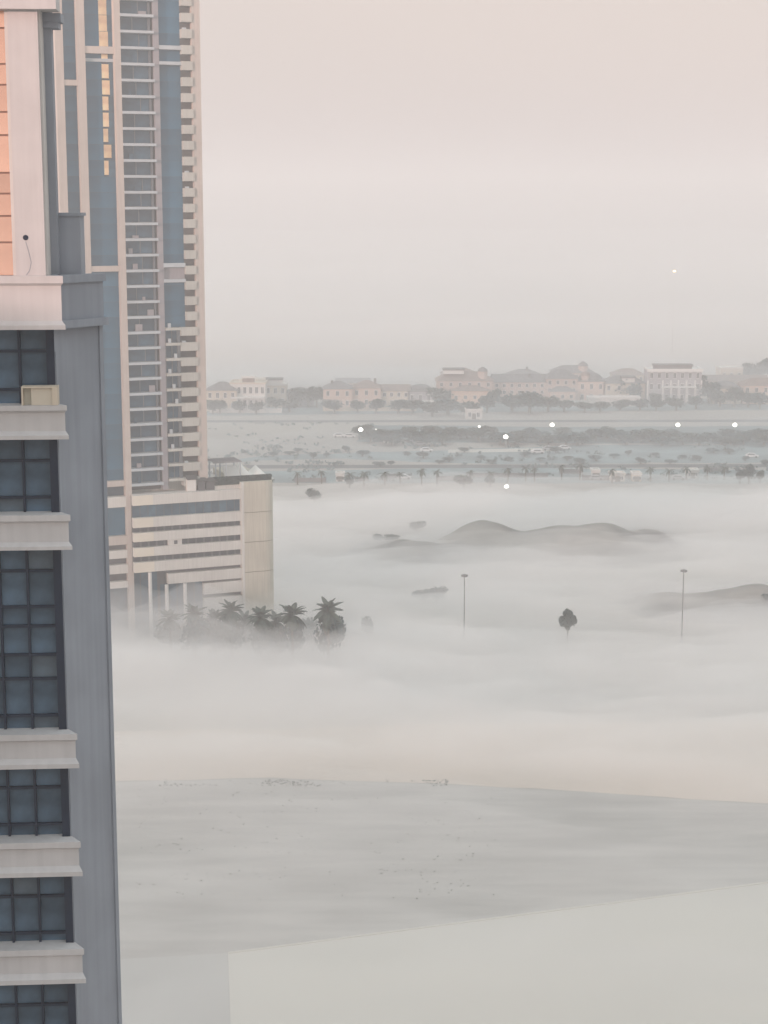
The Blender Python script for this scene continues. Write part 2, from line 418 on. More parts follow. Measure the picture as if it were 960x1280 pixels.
cz = NZ(22, .5); cw = MB(); cw.box(cx_-.6, NL(76, 20, .5)[0], .46, 1.3, cz-.12, cz+.14); cw.box(cx_-.55, NL(72, 20, .5)[0], .5, 1.3, cz-.3, cz-.121); cw.build('cornice_return', M['near_corner'], nb)
pe = MB().box(xa, xb, -.25, .6, ct, ct+3.2).build('pier', M['near_wall'], nb)
wv = MB().box(-W, xa-.101, .06, .6, ct, ct+3.2).build('window', M['dark_frame'], nb)
MB().box(-W+.2, xa-.13, .02, .055, ct+.1, ct+3.1).build('pane', M['sunrise_tint_glass'], wv)
MB().prism([(-W-.2, -.7), (.3, -.7), (rx+.4, 1.0), (rx-4, 18.3), (-W-.2, 18.3)], ct+3.2, ct+3.6).build('roof', M['near_trim'], nb)
# air conditioner case standing on the second ledge
az = zl[1][0]; a0, a1 = NL(28, 500, -.3)[0], NL(73, 500, -.3)[0]
ac = thing('air_conditioner_case', 'cream box with a tan open side on the ledge under the upper left window', 'cabinet', (C0.x + ux.x*a0 + uy.x*-.3, C0.y + ux.y*a0 + uy.y*-.3, az + .004), TH)
w_ = a1 - a0; h_ = .60
cs = MB(); cs.box(0, w_, -.20, .28, h_-.05, h_); cs.box(0, .05, -.20, .28, 0, h_-.05); cs.box(w_-.17, w_, -.20, .28, 0, h_-.05); cs.box(.05, w_-.17, .24, .28, 0, h_-.05)
cs.build('case', M['cabinet'], ac)
MB().box(.30, w_-.172, -.13, .235, 0, h_-.06).build('cooling_unit', M['villa_cream'], ac)
MB().box(.052, .298, -.02, .235, 0, h_-.06).build('side_panel', M['podium_tan'], ac)

# added unseen block behind the camera, sized to shade the near tower's lower storeys
sv = Vector((sd.x, sd.y)).normalized(); bc = Vector((C0.x, C0.y)) + sv * 85
zs = NZ(440, 0) + 85 * math.tan(SUN_EL)
nbk = thing('shade_block', 'unseen block added behind the viewpoint to shade the near tower', 'shade blocker', (bc.x, bc.y, 0), math.atan2(sv.y, sv.x) + math.pi/2)
MB().box(-22, 22, -8, 8, 0, zs-.6).build('wall', M['near_wall'], nbk)
MB().box(-22.3, 22.3, -8.3, 8.3, zs-.6, zs).build('roof', M['near_trim'], nbk)

# ------------------------------------------------------------------ tall tower and podium
TT = R(22); T0 = at_y(150, 200, 393.0)
tx, ty = Vector((math.cos(TT), math.sin(TT), 0)), Vector((-math.sin(TT), math.cos(TT), 0))
tw = thing('residential_tower', 'tall blue glass and cream tower with stacked balconies rising from a banded podium', 'tower', (T0.x, T0.y, 0), TT)
def TL(px, py, yoff=0.0):
    d = ray(px, py); o = Vector((T0.x, T0.y, 0)) + ty * yoff
    t = (ty.dot(o - Vector((0,0,H)))) / ty.dot(d); p = Vector((0,0,H)) + d * t
    return (p - o).dot(tx), p.z
def TX(px, py, yoff=0.0): return TL(px, py, yoff)[0]
def TZ(px, py, yoff=0.0): return TL(px, py, yoff)[1]
ztop = 149.0
xA0, xA1 = TX(73,200), TX(83,200); xB0, xB1 = TX(100,200), TX(110,200); xC0, xC1 = TX(146,200), TX(153,200)
xD0, xD1 = TX(194.5,200), TX(201.5,200); xS0, xS1 = TX(229,200), TX(242,200); xE1 = TX(252.5,200)
xm = TX(173, 200)
zA = TZ(173, 40); zB = TZ(173, 605.5); FH = (zA - zB) / 29.0
levels = [zA + FH*2 - FH*k for k in range(0, 33)]; levels = [z for z in levels if z < ztop-1]
zpod = TZ(235, 612, -2.5)                    # podium roof
print('floor height', FH, 'podium roof', zpod, 'levels', levels[0], levels[-1], 'widths', xA0, xE1)
core = MB(); core.box(xA0+.3, xE1-.2, 2.2, 24, 0, ztop); core.build('wall', M['tower_wall'], tw)
MB().box(xA0+.1, xE1+.1, -.4, 24.3, ztop, ztop+1.2).build('roof', M['tower_wall'], tw)
def pier_(x0, x1, y0, z0, z1, m, name='pier'): return MB().box(x0, x1, y0, 2.19, z0, z1).build(name, M[m], tw)
pier_(xA0, xA1, -.3, 0, ztop, 'tower_pier'); pier_(xB0, xB1, -.3, 0, ztop, 'tower_pier')
pier_(xC0, xC1+.1, -.6, 0, ztop, 'tower_pier'); pier_(xD0, xD1, -.1, zpod, ztop, 'tower_grey')
pier_(xS1, xE1, -.2, zpod, ztop, 'tower_pier')
# beams across the glazed strips
def beam(x0, x1, pyt, pyb, y0=-.1, m='tower_pier'):
    pxm = 100; MB().box(x0, x1, y0, 2.18, TZ(pxm, pyb), TZ(pxm, pyt)).build('beam', M[m], tw)
z424_ = TZ(215, 424)
beam(xA1, xB0, 100, 107); beam(xB1, xC0, 57, 66); beam(xB1, xC0, 333, 340); beam(xB1, xC0, 72, 76, .8, 'tower_slab')
beam(xB1, xC0, 604, 611); beam(xA1, xB0, 604, 611)
# glass strips, one pane per storey
def pane(x0, x1, z0, z1, y, m, parent=None, jit=.35):
    w, h = (x1-x0), (z1-z0); p = MB().box(-w/2, w/2, 0, .12, -h/2, h/2).build('pane', M[m], parent or tw, ((x0+x1)/2, y, (z0+z1)/2))
    p.rotation_euler = (R(random.uniform(-jit, jit)), 0, R(random.uniform(-jit, jit))); return p
zb2 = TZ(140, 612); zt57 = TZ(120, 57); z72 = TZ(120, 76)
lv = [ztop] + levels
for i in range(len(lv)-1):
    z1, z0 = lv[i], lv[i+1]
    if z0 < zb2 - 1: continue
    pane(xA1, xB0, z0+.04, z1-.04, 1.3, 'tower_glass')
    m2 = 'tower_glass'
    zc_ = (z0+z1)/2
    ycol = TZ(130, 215)
    if zc_ > ycol:
        xs_ = xC0 - (xC0-xB1)*.46 if zc_ > zt57 else xC0 - (xC0-xB1)*.40
        wst = (xC0-xB1) * (.30 if zc_ > zt57 else .20)
        pane(xB1, xs_, z0+.04, z1-.04, 1.3, 'tower_glass')
        j = random.uniform(-.45, .45) if zc_ < zt57 else random.uniform(-.12,.12)
        pane(xs_+.02, xs_+wst+j, z0+(.04 if zc_ > zt57 else random.uniform(.1,.6)), z1-.04, 1.25, 'sunrise_streak_glass', jit=1.0)
        pane(xs_+wst+j+.02, xC0, z0+.04, z1-.04, 1.3, 'bay_glass')
    else: pane(xB1, xC0, z0+.04, z1-.04, 1.3, 'tower_glass')
for a_, b_, z_ in ((xA1,xB0,0),(xB1,xC0,0),(xD1,xS0,z424_)): MB().box(a_, b_, 1.55, 2.19, z_, ztop-.01).build('glazing_frame', M['tower_frame'], tw)
MB().box(xC1+.1, xD0, 1.4, 2.16, zpod, ztop-.01).build('balcony_back', M['tower_dark'], tw)
# balcony bay
for i, z in enumerate(levels):
    if z < zpod + 1: continue
    MB().box(xC1+.1, xD0+.02, -.95, 2.17, z-.28, z+.28).build('balcony_slab', M['tower_slab'], tw)
    zt = (levels[i-1] if i else ztop) - .28
    b = MB(); b.box(xC1+.12, xC1+.5, .9, 1.1, z+.28, zt); b.box(xD0-.9, xD0-.55, .2, 1.1, z+.28, zt)
    xmid = xC1 + (xD0-xC1)*random.uniform(.35,.62); b.box(xmid-.1, xmid+.1, .95, 1.1, z+.28, zt); b.box(xC1+.5, xD0-.9, .93, 1.09, z+.28, z+.4)
    wn = b.build('window', M['bay_frame'], tw)
    pane(xC1+.5, xmid-.1, z+.28, zt, 1.02, 'bay_glass', wn, .2); pane(xmid+.1, xD0-.55, z+.28, zt, 1.02, 'bay_glass', wn, .2)
    if random.random() < .5:
        q = xC1 + random.uniform(.8, 5); MB().box(q, q+random.uniform(.5,1.6), .2, .7, z+.28, z+random.uniform(.8,1.9)).build('balcony_screen', M[random.choice(('tower_grey','bay_glass','tower_grey'))], tw)
# third glass strip with double slabs, balconies below
z424 = TZ(215, 424)
for (a, c) in ((57,62),(77,81),(329,334),(349,353)):
    MB().box(xD1, xS0, -.2, 2.17, TZ(215,c), TZ(215,a)).build('beam', M['tower_slab'], tw)
MB().box(xD1, xS0, .7, .9, TZ(215,349), TZ(215,334)).build('spandrel', M['tower_grey'], tw)
for i in range(len(lv)-1):
    z1, z0 = lv[i], lv[i+1]
    if z0 < z424 - 1: break
    pane(xD1, xS0, z0+.03, z1-.03, 1.0, 'tower_glass', jit=.2)
# right-hand balcony stack: solid parapets, dark openings
par0 = TZ(235, 20.6-14.5)
xW0 = TX(227.5, 520); 
for i, z in enumerate(levels):
    if z < zpod: continue
    low = z < z424 + 2.2
    x0 = xW0 if low else xS0
    MB().box(x0, xS1+.02, -.55, 2.16, z-.95, z+.95).build('balcony_parapet', M['tower_wall'], tw)
    MB().box(x0+.02, xS1, 1.0, 1.2, z+.95, z+FH-.95).build('balcony_opening', M['tower_dark'], tw)
    if random.random() < .25: MB().box(x0+.4, x0+1.2, -.2, .6, z+.95, z+1.3).build('balcony_chair', M['tower_slab'], tw)
    if low:
        xl0 = xD1; 
        MB().box(xl0+.1, xW0-.02, -.7, 2.15, z-.25+.6, z+.32+.6).build('balcony_slab', M['tower_wall'], tw)
        zt = min(z+FH+.35, z424)
        b = MB(); b.box(xl0+.1, xl0+.45, .8, 1.2, z+.92, zt); b.box((xl0+xW0)/2-.1, (xl0+xW0)/2+.1, .85, 1.2, z+.92, zt); b.box(xW0-.6, xW0-.03, .1, 1.2, z+.92, zt); b.box(xl0+.3, xW0-.5, .82, 1.18, z+.92, z+1.04)
        wn = b.build('window', M['bay_frame'], tw); pane(xl0+.45, xW0-.6, z+.92, zt, 1.05, 'bay_glass', wn, .1)
        if random.random() < .6: q = random.uniform(.6, 2.4); MB().box(xl0+q, xl0+q+.6, -.3, .3, z+.92, z+1.9).build('balcony_screen', M['tower_slab'], tw)

# podium: left bay
PY = -2.5
xPL = TX(110, 700); 
def zz(py): return TZ(145, py)
for (a, c) in ((621,634),(670,681),(688,698),(706,717),(727,735)):
    MB().box(xPL, xC0-.02, -.5, 2.16, zz(c), zz(a)).build('band', M['podium_wall' if a != 670 else 'tower_pier'], tw)
MB().box(xPL, xC0-.02, .9, 1.2, zz(670), zz(634)).build('pane', M['tower_glass'], tw)
MB().box(xPL, xC0-.02, 1.0, 1.3, 0, zz(681)).build('podium_window', M['podium_dark'], tw)
MB().box(xPL, xC0-.02, .7, .9, 0, zz(735)).build('pane', M['bay_glass'], tw)
# podium: main banded facade, stepping forward of the tower
xP0, xP1, xP2 = TX(167, 660, PY), TX(305, 660, PY), TX(344.5, 660, PY)
x210, x255 = TX(210, 715, PY), TX(255, 735, PY)
def pz(py): return TZ(236, py, PY)
bandsP = [(615.5,628,xP0),(643.5,655.5,xP0),(662,673,xP0),(680.5,691.5,xP0),(698.5,711,xP0),(715.5,728,x210),(731,745,x255),(750,775,x255)]
wallP = MB(); wallP.box(xP0, xP1, PY+1.3, 22, pz(711), pz(616.5)); wallP.box(x210, xP1, PY+1.301, 22, 0, pz(711)); wallP.box(xP0, x210, PY+3.2, 22, 0, pz(711)); wallP.build('podium_wall', M['podium_dark'], tw)
for a, c, x0 in bandsP:
    MB().box(x0, xP1, PY, PY+1.6, pz(c), pz(a)).build('band', M['podium_wall'], tw)
# warm sunlight on the band ends, put into the colour of thin panels
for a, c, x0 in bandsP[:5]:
    MB().box(xP0, xP0+4.6, PY-.06, PY+.02, pz(c)+.02, pz(a)-.02).build('sunlit_band_end', M['podium_sunlit'], tw)
# window mullions in the tall gap and openings
pw_ = (xP1-xP0)/14
for k in range(14):
    o = MB().box(xP0+pw_*k+.08, xP0+pw_*(k+1)-.08, 0, .08, pz(643.5), pz(628)).build('pane', M['bay_glass'], tw, (0, PY+1.15, 0))
for a, c in ((655.5,662),(673,680.5),(691.5,698.5)):
    for k in range(14):
        MB().box(xP0+pw_*k+.25, xP0+pw_*(k+1)-.25, 0, .08, pz(c), pz(a)).build('window', M['villa_glass'], tw, (0, PY+1.18, 0))
MB().box(TX(211,678,PY), TX(228,678,PY), PY+.3, PY+1.25, pz(681), pz(672.5)).build('gap_infill', M['podium_wall'], tw)
MB().box(TX(218,678,PY), TX(222,678,PY), PY+.2, PY+.29, pz(679), pz(674.5)).build('vent', M['podium_dark'], tw)
MB().box(xP1-.6, xP1, PY-.3, PY+1.5, 0, pz(607)).build('band_end_pier', M['podium_wall'], tw)
# entrance columns and glazing
for px_, py_ in ((188.5,712),(209,729),(232,729)):
    x = TX(px_, 740, PY); MB().tube([(x, PY+.4, 0), (x, PY+.4, pz(py_))], .42, 12).build('column', M['white_column'], tw, smooth=False)
for k in range(8):
    w0 = xP0 + (x255-xP0)*k/8; w1 = xP0 + (x255-xP0)*(k+1)/8
    yq = PY+3.1 if w1 < x210+.1 else PY+1.2
    MB().box(w0+.1, w1-.1, yq, yq+.08, .3, pz(713 if w1 < x210 else 729)).build('pane', M['bay_glass'], tw)
# tan end block with recessed joints
zj = [pz(607), pz(646), pz(683.5), pz(721.5), 0]
blkx0, blkx1 = xP1, xP2
for i in range(4):
    MB().prism([(blkx0+.002, PY-.25), (blkx1-2.4, PY-.25), (blkx1-1.5, PY-.05), (blkx1-.75, PY+.5), (blkx1-.2, PY+1.3), (blkx1, PY+2.3), (blkx1, 22), (blkx0+.002, 22)], zj[i+1]+.12, zj[i]).build('end_block', M['podium_tan'], tw)
    MB().box(blkx0+.1, blkx1-.35, PY+1.6, 21.8, zj[i+1]-.01 if i < 3 else 0, zj[i+1]+.13).build('joint', M['podium_dark'], tw)
# podium roof deck, parapet cap
MB().box(xP0, xP2-.4, PY+1.3, 21, pz(616.5), pz(616.5)+.25).build('roof', M['podium_wall'], tw)
MB().box(xP0-.1, xP2+.05, PY-.32, PY+.3, pz(607.2)+.0, pz(607.2)+.18).build('parapet_cap', M['podium_wall'], tw) if False else None

# things on the podium roof (local roof height zr)
zr = pz(616.5) + .25
def tworld(x, y, z): p = Vector((T0.x, T0.y, 0)) + tx*x + ty*y; return (p.x, p.y, z)
# hedge planter along the parapet
hx0, hx1 = TX(268, 605, PY+1.5), TX(341, 603, PY+1.5)
pl = thing('roof_planter', 'long dark clipped hedge in a planter along the podium roof edge', 'planter', tworld(hx0, PY+2.0, zr), TT)
MB().box(0, hx1-hx0, -.6, .6, 0, .9).build('trough', M['podium_wall'], pl)
hb = MB(); nseg = 60
for i in range(nseg+1):
    t = i/nseg; x = (hx1-hx0)*t; e_ = min(1, t*14, (1-t)*14)**.5
    for k in range(9):
        a = math.pi*k/8; r = 1 + .12*noise.noise(Vector((x*1.3, k*.9, 2)))
        hb.v.append((x, -math.cos(a)*.85*r, .9 + math.sin(a)*1.7*r*max(.15,e_)))
for i in range(nseg):
    for k in range(8):
        a = i*9+k; hb.f.append((a, a+9, a+10, a+1))
hb.build('hedge', M['hedge'], pl, smooth=False)
lf = MB()
for _ in range(2600):
    x = random.uniform(.2, hx1-hx0-.2); a = random.uniform(0.1, math.pi-.1); c = Vector((x, -math.cos(a)*.92, .9+math.sin(a)*1.75))
    u = Vector([random.gauss(0,1) for _ in range(3)]).normalized()*.16; v = u.cross(Vector([random.gauss(0,1) for _ in range(3)])).normalized()*.14
    lf.quad(c-u-v, c+u-v, c+u+v, c-u+v)
lf.build('leaves', M['leaf'], pl)['kind'] = 'stuff'
# tensile shade canopy, two white peaks
cx0, cx1 = TX(292, 595, 6), TX(338, 595, 6)
cz0 = TZ(315, 600, 6)
cnp = thing('shade_canopy', 'white peaked fabric canopy on the podium roof corner', 'canopy', tworld(cx0, 6, zr), TT)
wd = cx1-cx0; hb_ = TZ(315, 597, 6) - zr; hp = TZ(305, 578, 6) - zr
cm = MB(); N = 26
def canz(x, y):
    z = hb_
    for px_, py_, hh, r in ((wd*.22, 1.5, hp-hb_, wd*.35), (wd*.68, 2.5, (hp-hb_)*.72, wd*.32)):
        d = math.hypot(x-px_, (y-py_)*.8)/r; z = max(z, hb_ + hh*max(0, 1-d)**1.15)
    return z
for j in range(N+1):
    for i in range(N+1):
        x = wd*i/N; y = -3 + 9*j/N; cm.v.append((x, y, canz(x, y)))
for j in range(N):
    for i in range(N):
        a = j*(N+1)+i; cm.f.append((a, a+1, a+N+2, a+N+1))
co = cm.build('membrane', M['membrane'], cnp, smooth=True); sm_ = co.modifiers.new('thickness', 'SOLIDIFY'); sm_.thickness = .06
for x, y in ((.1,-2.9),(wd-.1,-2.9),(.1,5.9),(wd-.1,5.9),(wd*.5,-2.9)):
    MB().tube([(x,y,0),(x,y,hb_)], .09, 8).build('post', M['steel'], cnp)
# pergola
gx0, gx1 = TX(264, 590, 4), TX(300, 590, 4); gz = TZ(280, 576, 4) - zr
pg = thing('pergola', 'grey roof pergola with slanted slats left of the white canopy', 'pergola', tworld(gx0, 4, zr), TT)
gw = gx1-gx0
for x in (.6, gw*.45, gw-.4):
    for y in (-1.6, 3.4): MB().box(x-.14, x+.14, y-.14, y+.14, 0, gz-.25).build('post', M['tower_slab'], pg)
for y in (-1.6, 3.4): MB().box(0, gw, y-.12, y+.12, gz-.249, gz).build('beam', M['tower_grey'], pg)
for k in range(10): MB().box(gw*(k+.3)/10.2, gw*(k+.3)/10.2+.22, -2.2, 4.0, gz+.001, gz+.22).build('slat', M['tower_grey'], pg)
sl_ = MB(); sl_.sweep_x([(-1.5,0),(-1.5,.2),(3.3,gz*.7),(3.3,gz*.7-.2)], gw*.5, gw*1.0); sl_.build('screen', M['villa_white'], pg)
# roof plant units along the left of the deck
for i, (a, b_, c, lab) in enumerate(((232,243,603,'low white plant cabinet at the foot of the tower balconies'),(246,254,605,'dark plant unit with a slanted lid beside the white cabinet'),(256,266,606,'dark grey plant unit nearest the hedge on the podium roof'))):
    x0, x1 = TX(a, 606, 0), TX(b_, 606, 0); hh = TZ(a, c-4, 0) - zr
    u = thing('plant_unit', lab, 'plant unit', tworld(x0, -.6, zr), TT)
    MB().box(0, x1-x0, 0-.8, .6, 0, max(1.0, hh)).build('casing', M['podium_dark' if i else 'villa_white'], u)
    MB().sweep_x([(-1.0, max(1.0,hh)+.02), (-1.0, max(1.0,hh)+.16), (.8, max(1.0,hh)+.9), (.8, max(1.0,hh)+.74)][::-1], -.1, x1-x0+.5).build('lid', M['tower_dark'], u)

# ------------------------------------------------------------------ vegetation
def blob_dirs(): 
    return Vector([random.gauss(0,1) for _ in range(3)]).normalized()
def crown_mesh(name, n, size, lobes, m):
    """leaf quads spread through lumpy lobes; unit crown about 1 wide, centred at 0,0 from z 0 to 1"""
    b = MB()
    for i in range(n):
        c, r = random.choices(lobes, [l[1]**2 for l in lobes])[0]
        d = blob_dirs(); rr = r * (random.random() ** .33) * (1 + .25*noise.noise(d*2.2 + Vector(c)))
        p = Vector(c) + Vector((d.x*rr, d.y*rr, d.z*rr*.85))
        u = blob_dirs() * size * random.uniform(.6, 1.3); v = u.cross(blob_dirs()).normalized() * size * random.uniform(.5, 1.0)
        b.quad(p-u, p-v*.8, p+u, p+v)
    return b.mesh(name, M[m])
def trunk_mesh(h=1.0):
    b = MB(); b.tube([(0,0,0),(.01,.0,h*.4),(-.01,.01,h*.75)], [.045,.032,.02], 6)
    for k in range(5):
        a = k*1.26; b.tube([(0,0,h*(.35+.07*k)),(.12*math.cos(a),.12*math.sin(a),h*(.6+.05*k)),(.22*math.cos(a),.22*math.sin(a),h*(.75+.04*k))],[.02,.012,.006],5)
    return b.mesh('trunk', M['bark'])
CROWNS = []
for k in range(5):
    lobes = [((0,0,.55), .34)] + [((random.uniform(-.26,.26), random.uniform(-.26,.26), random.uniform(.38,.74)), random.uniform(.16,.26)) for _ in range(6)]
    CROWNS.append(crown_mesh('crown', 750, .055, lobes, 'leaf_blue' if k % 2 else 'leaf'))
TRUNK = trunk_mesh()
def tree(loc, w, h, label, group=None, name='tree', v=None):
    t = thing(name, label, 'tree', loc, random.uniform(0, 6.28), group)
    inst('trunk', TRUNK, t, (0,0,0), None, (w, w, h)); inst('crown', CROWNS[random.randrange(5) if v is None else v], t, (0,0,0), None, (w, w, h)); return t
def tree_px(px, pybase, pytop, wpx, label, group=None, **k):
    p = on_ground(px, pybase); top = at_y(px, pytop, p.y); return tree(p, wpx*p.y/F, max(1.5, top.z), label, group, **k)

# palms in front of the podium
FROND = []
for k in range(3):
    b = MB(); pts = []; L_ = 3.6 + .5*k
    for i in range(11):
        t = i/10; pts.append(Vector((L_*t*(1-.12*t), 0, .9*t*(1.5-.4*k) - 2.5*t*t*(.8+.2*k))))
    b.tube(pts, [.05*(1-.7*i/10) for i in range(11)], 4)
    for i in range(44):
        t = .08 + .92*i/43; f_ = t*10; i0 = min(9, int(f_)); p = pts[i0].lerp(pts[i0+1], f_-i0)
        dr = (pts[i0+1]-pts[i0]).normalized(); ll = .85*math.sin(math.pi*min(1,(t*.85+.12)))+.15
        for s in (-1, 1):
            tip = p + dr*ll*.55 + Vector((0, s*ll*.75, -.35*ll)); q = dr*.13
            b.quad(p-q, p+q, tip+q*.35, tip-q*.35)
    FROND.append(b.mesh('frond', M['palm_leaf']))
def palm(px, pytop, Y, s, label, lean=0.0):
    top = at_y(px, pytop, Y); zc = top.z - 1.3*s
    t = thing('palm_tree', label, 'palm tree', (top.x, Y, 0), 0, 'palm trees in front of the podium')
    b = MB(); b.tube([(0,0,0),(.1,0,zc*.35),(lean*.5,0,zc*.7),(lean,0,zc)], [.38,.27,.24,.26], 8); b.build('trunk', M['bark'], t)
    for k in range(46):
        a = k*2.399 + random.uniform(-.3,.3); tilt = -R(78) + R(140)*(k/45) + random.uniform(-.1,.1)
        inst('frond', FROND[k%3], t, (lean, 0, zc), (0, tilt, a), (s*random.uniform(.66,.95),)*3)
    return t
palm(410, 756, 368, 1.08, 'tallest and darkest palm at the right end of the palm row')
palm(365, 762, 368, .95, 'palm just left of the tall dark palm at the row end')
palm(326, 765, 370, .95, 'palm below the right edge of the tan podium block')
palm(289, 757, 372, .95, 'pale misty palm in the middle of the palm row')
palm(268, 768, 378, .85, 'faint palm between the two left misty palms')
palm(346, 772, 377, .85, 'low palm between the tan block palm and its right neighbour')
palm(212, 768, 378, .85, 'faintest palm at the left end of the palm row')
palm(306, 770, 380, .85, 'low palm behind the middle of the palm row')
palm(243, 762, 374, .90, 'faint misty palm near the podium entrance columns')
tree_px(402, 808, 772, 52, 'dense dark bush spreading round the foot of the tallest palm', name='bush', v=0)
tree_px(424, 806, 768, 26, 'small rounded bush right of the tallest palm', name='bush', v=1)
tree_px(300, 815, 778, 50, 'low misty bush between the two middle palms', name='bush', v=2)
tree_px(262, 812, 772, 46, 'faint bush in fog below the podium bands', name='bush', v=3)
for px_, t_, w_, lab in ((289,764,52,'leafy bush mass round the foot of the pale middle palm'),(326,771,46,'leafy bush mass round the palm below the tan block'),(365,771,46,'leafy bush mass round the palm left of the tallest'),(410,760,54,'leafy bush mass just under the crown of the tallest palm'),(345,776,44,'leafy bush between the two palms below the tan block'),(243,768,52,'pale bush mass round the second misty palm'),(268,770,48,'pale bush mass between the two left misty palms')):
    p_ = on_ground(px_, 812, 0); p_ = at_y(px_, 800, 371); top_ = at_y(px_, t_, 371); tree((p_.x, 371, 0), w_*371/F, top_.z*1.03, lab, name='bush')
tree_px(215, 815, 775, 50, 'faintest bush in fog left of the palms', name='bush', v=4)
tree_px(340, 812, 780, 40, 'low bush between the palms below the tan block', name='bush', v=1)
tree_px(376, 812, 776, 44, 'bush filling the gap left of the tallest palm', name='bush', v=3)
tree_px(310, 814, 774, 44, 'bush filling the gap below the tan podium block', name='bush', v=0)
tree_px(238, 814, 772, 50, 'faint bush under the left misty palms', name='bush', v=2)
tree_px(388, 810, 771, 44, 'leafy bush closing the gap beside the tallest palm', name='bush', v=2)
tree_px(459, 800, 768, 26, 'very faint bush in fog right of the palm row', name='bush', v=4)
# lone tree
p = on_ground(709, 806); top = at_y(709, 767, p.y)
t = thing('tree', 'lone dark diamond shaped tree on a thin stem rising out of the fog', 'tree', p, .4)
lob = [((0,0,.74),.20),((-.2,0,.70),.17),((.22,0,.69),.17),((0,0,.60),.15),((0,0,.50),.09),((0,0,.96),.08),((-.08,.03,.88),.12),((.1,0,.84),.14)]
inst('crown', crown_mesh('crown', 1800, .05, lob, 'leaf'), t, (0,0,0), None, (5.7, 5.7, top.z*1.12)); inst('trunk', TRUNK, t, (0,0,0), None, (3, 3, top.z*.8))
# shrubs in the fog
tree_px(527, 752, 735, 34, 'low rounded shrub half sunk in fog left of the first lamp mast', name='bush', v=0)
tree_px(546, 753, 731, 34, 'taller half of the paired shrubs beside the first lamp mast', name='bush', v=1)
tree_px(489, 680, 666, 34, 'dark shrub on the left end of the dunes', name='bush', v=2)
tree_px(472, 678, 667, 22, 'small shrub at the far left tip of the dunes', name='bush', v=3)
tree_px(393, 631, 609, 26, 'dark spreading tree alone on the fog edge right of the podium roof', v=2)
tree_px(957, 765, 741, 24, 'dark shrub cut by the right edge on the low ridge', name='bush', v=3)
tree_px(520, 664, 650, 30, 'very faint shrub behind the left dune slope', name='bush', v=4)

# ------------------------------------------------------------------ lamp masts
def mast(px, pytop, pyfoot, label, heads=6):
    p = on_ground(px, pyfoot); top = at_y(px, pytop, p.y); h = top.z
    t = thing('lamp_mast', label, 'lamp mast', p)
    b = MB(); b.tube([(0,0,0),(0,0,h*.5),(0,0,h)], [.14,.12,.10], 10); b.build('pole', M['mast_paint'], t)
    MB().tube([(0,0,h-.5),(0,0,h-.35)], .5, 12).build('ring', M['mast_paint'], t)
    for k in range(heads):
        a = k*2*math.pi/heads; o = MB().box(.3,.75,-.18,.18,h-.68,h-.3).build('lamp_head', M['mast_paint'], t); o.rotation_euler.z = a
    MB().tube([(0,0,0),(0,0,.35)], .55, 12).build('base', M['near_corner'], t); return t
mast(580, 717, 803, 'unlit tall lamp mast left of the lone tree')
mast(852, 711, 803, 'unlit tall lamp mast right of the lone tree')
def street_lamp(px, pyl, pyfoot, label, s=1.0):
    p = on_ground(px, pyfoot); top = at_y(px, pyl, p.y); h = top.z
    t = thing('street_lamp', label, 'street lamp', p, 0, 'lit street lamps beyond the fog')
    MB().tube([(0,0,0),(0,0,h)], [.14,.08], 8).build('pole', M['mast_paint'], t)
    MB().box(-1.0*s, 1.0*s, -.3, .3, h+.5*s, h+.62*s).build('bracket', M['mast_paint'], t)
    b = MB(); 
    for i in range(9):
        a = math.pi*i/8 - math.pi/2
        for k in range(12): q = 2*math.pi*k/12; b.v.append((1.0*s*math.cos(a)*math.cos(q), .5*s*math.cos(a)*math.sin(q), h + .85*s*math.sin(a)))
    for i in range(8):
        for k in range(12): b.f.append((i*12+k, i*12+(k+1)%12, (i+1)*12+(k+1)%12, (i+1)*12+k))
    b.build('lantern', M['lamp_lit'], t, smooth=True); return t  # oversized lantern: the lamp's glare is put into its shape
street_lamp(451, 537, 551, 'lit white lamp at the left end of the tree belt')
street_lamp(632, 546, 560, 'lit white lamp low in the middle of the tree belt')
street_lamp(599, 533, 545, 'small lit lamp left above the middle lamp of the tree belt', .55)
street_lamp(690, 531, 545, 'lit white lamp on the road edge below the long mauve house')
street_lamp(847, 531, 545, 'lit white lamp below the white palace')
street_lamp(918, 531, 545, 'lit white lamp furthest right by the tree belt')
street_lamp(633, 608, 622, 'lit lamp nearest the fog edge, alone below the row of boundary walls', .8)
street_lamp(800, 545, 552, 'small pale lamp within the tree belt right of centre', .4)
street_lamp(470, 537, 551, 'small faint lamp just right of the leftmost lit lamp', .35)
p = at_y(843, 340, 1020); t = thing('lamp_mast', 'tiny orange light high in the haze above the palace', 'lamp mast', (p.x, p.y, 0))
MB().tube([(0,0,0),(0,0,p.z)], [.10,.05], 6).build('pole', M['near_trim'], t); MB().box(-.7,.7,-.3,.3,p.z,p.z+1.0).build('lantern', mat('lamp_amber',(.9,.7,.3),.4,emit=((1,.72,.32),5.0)), t)

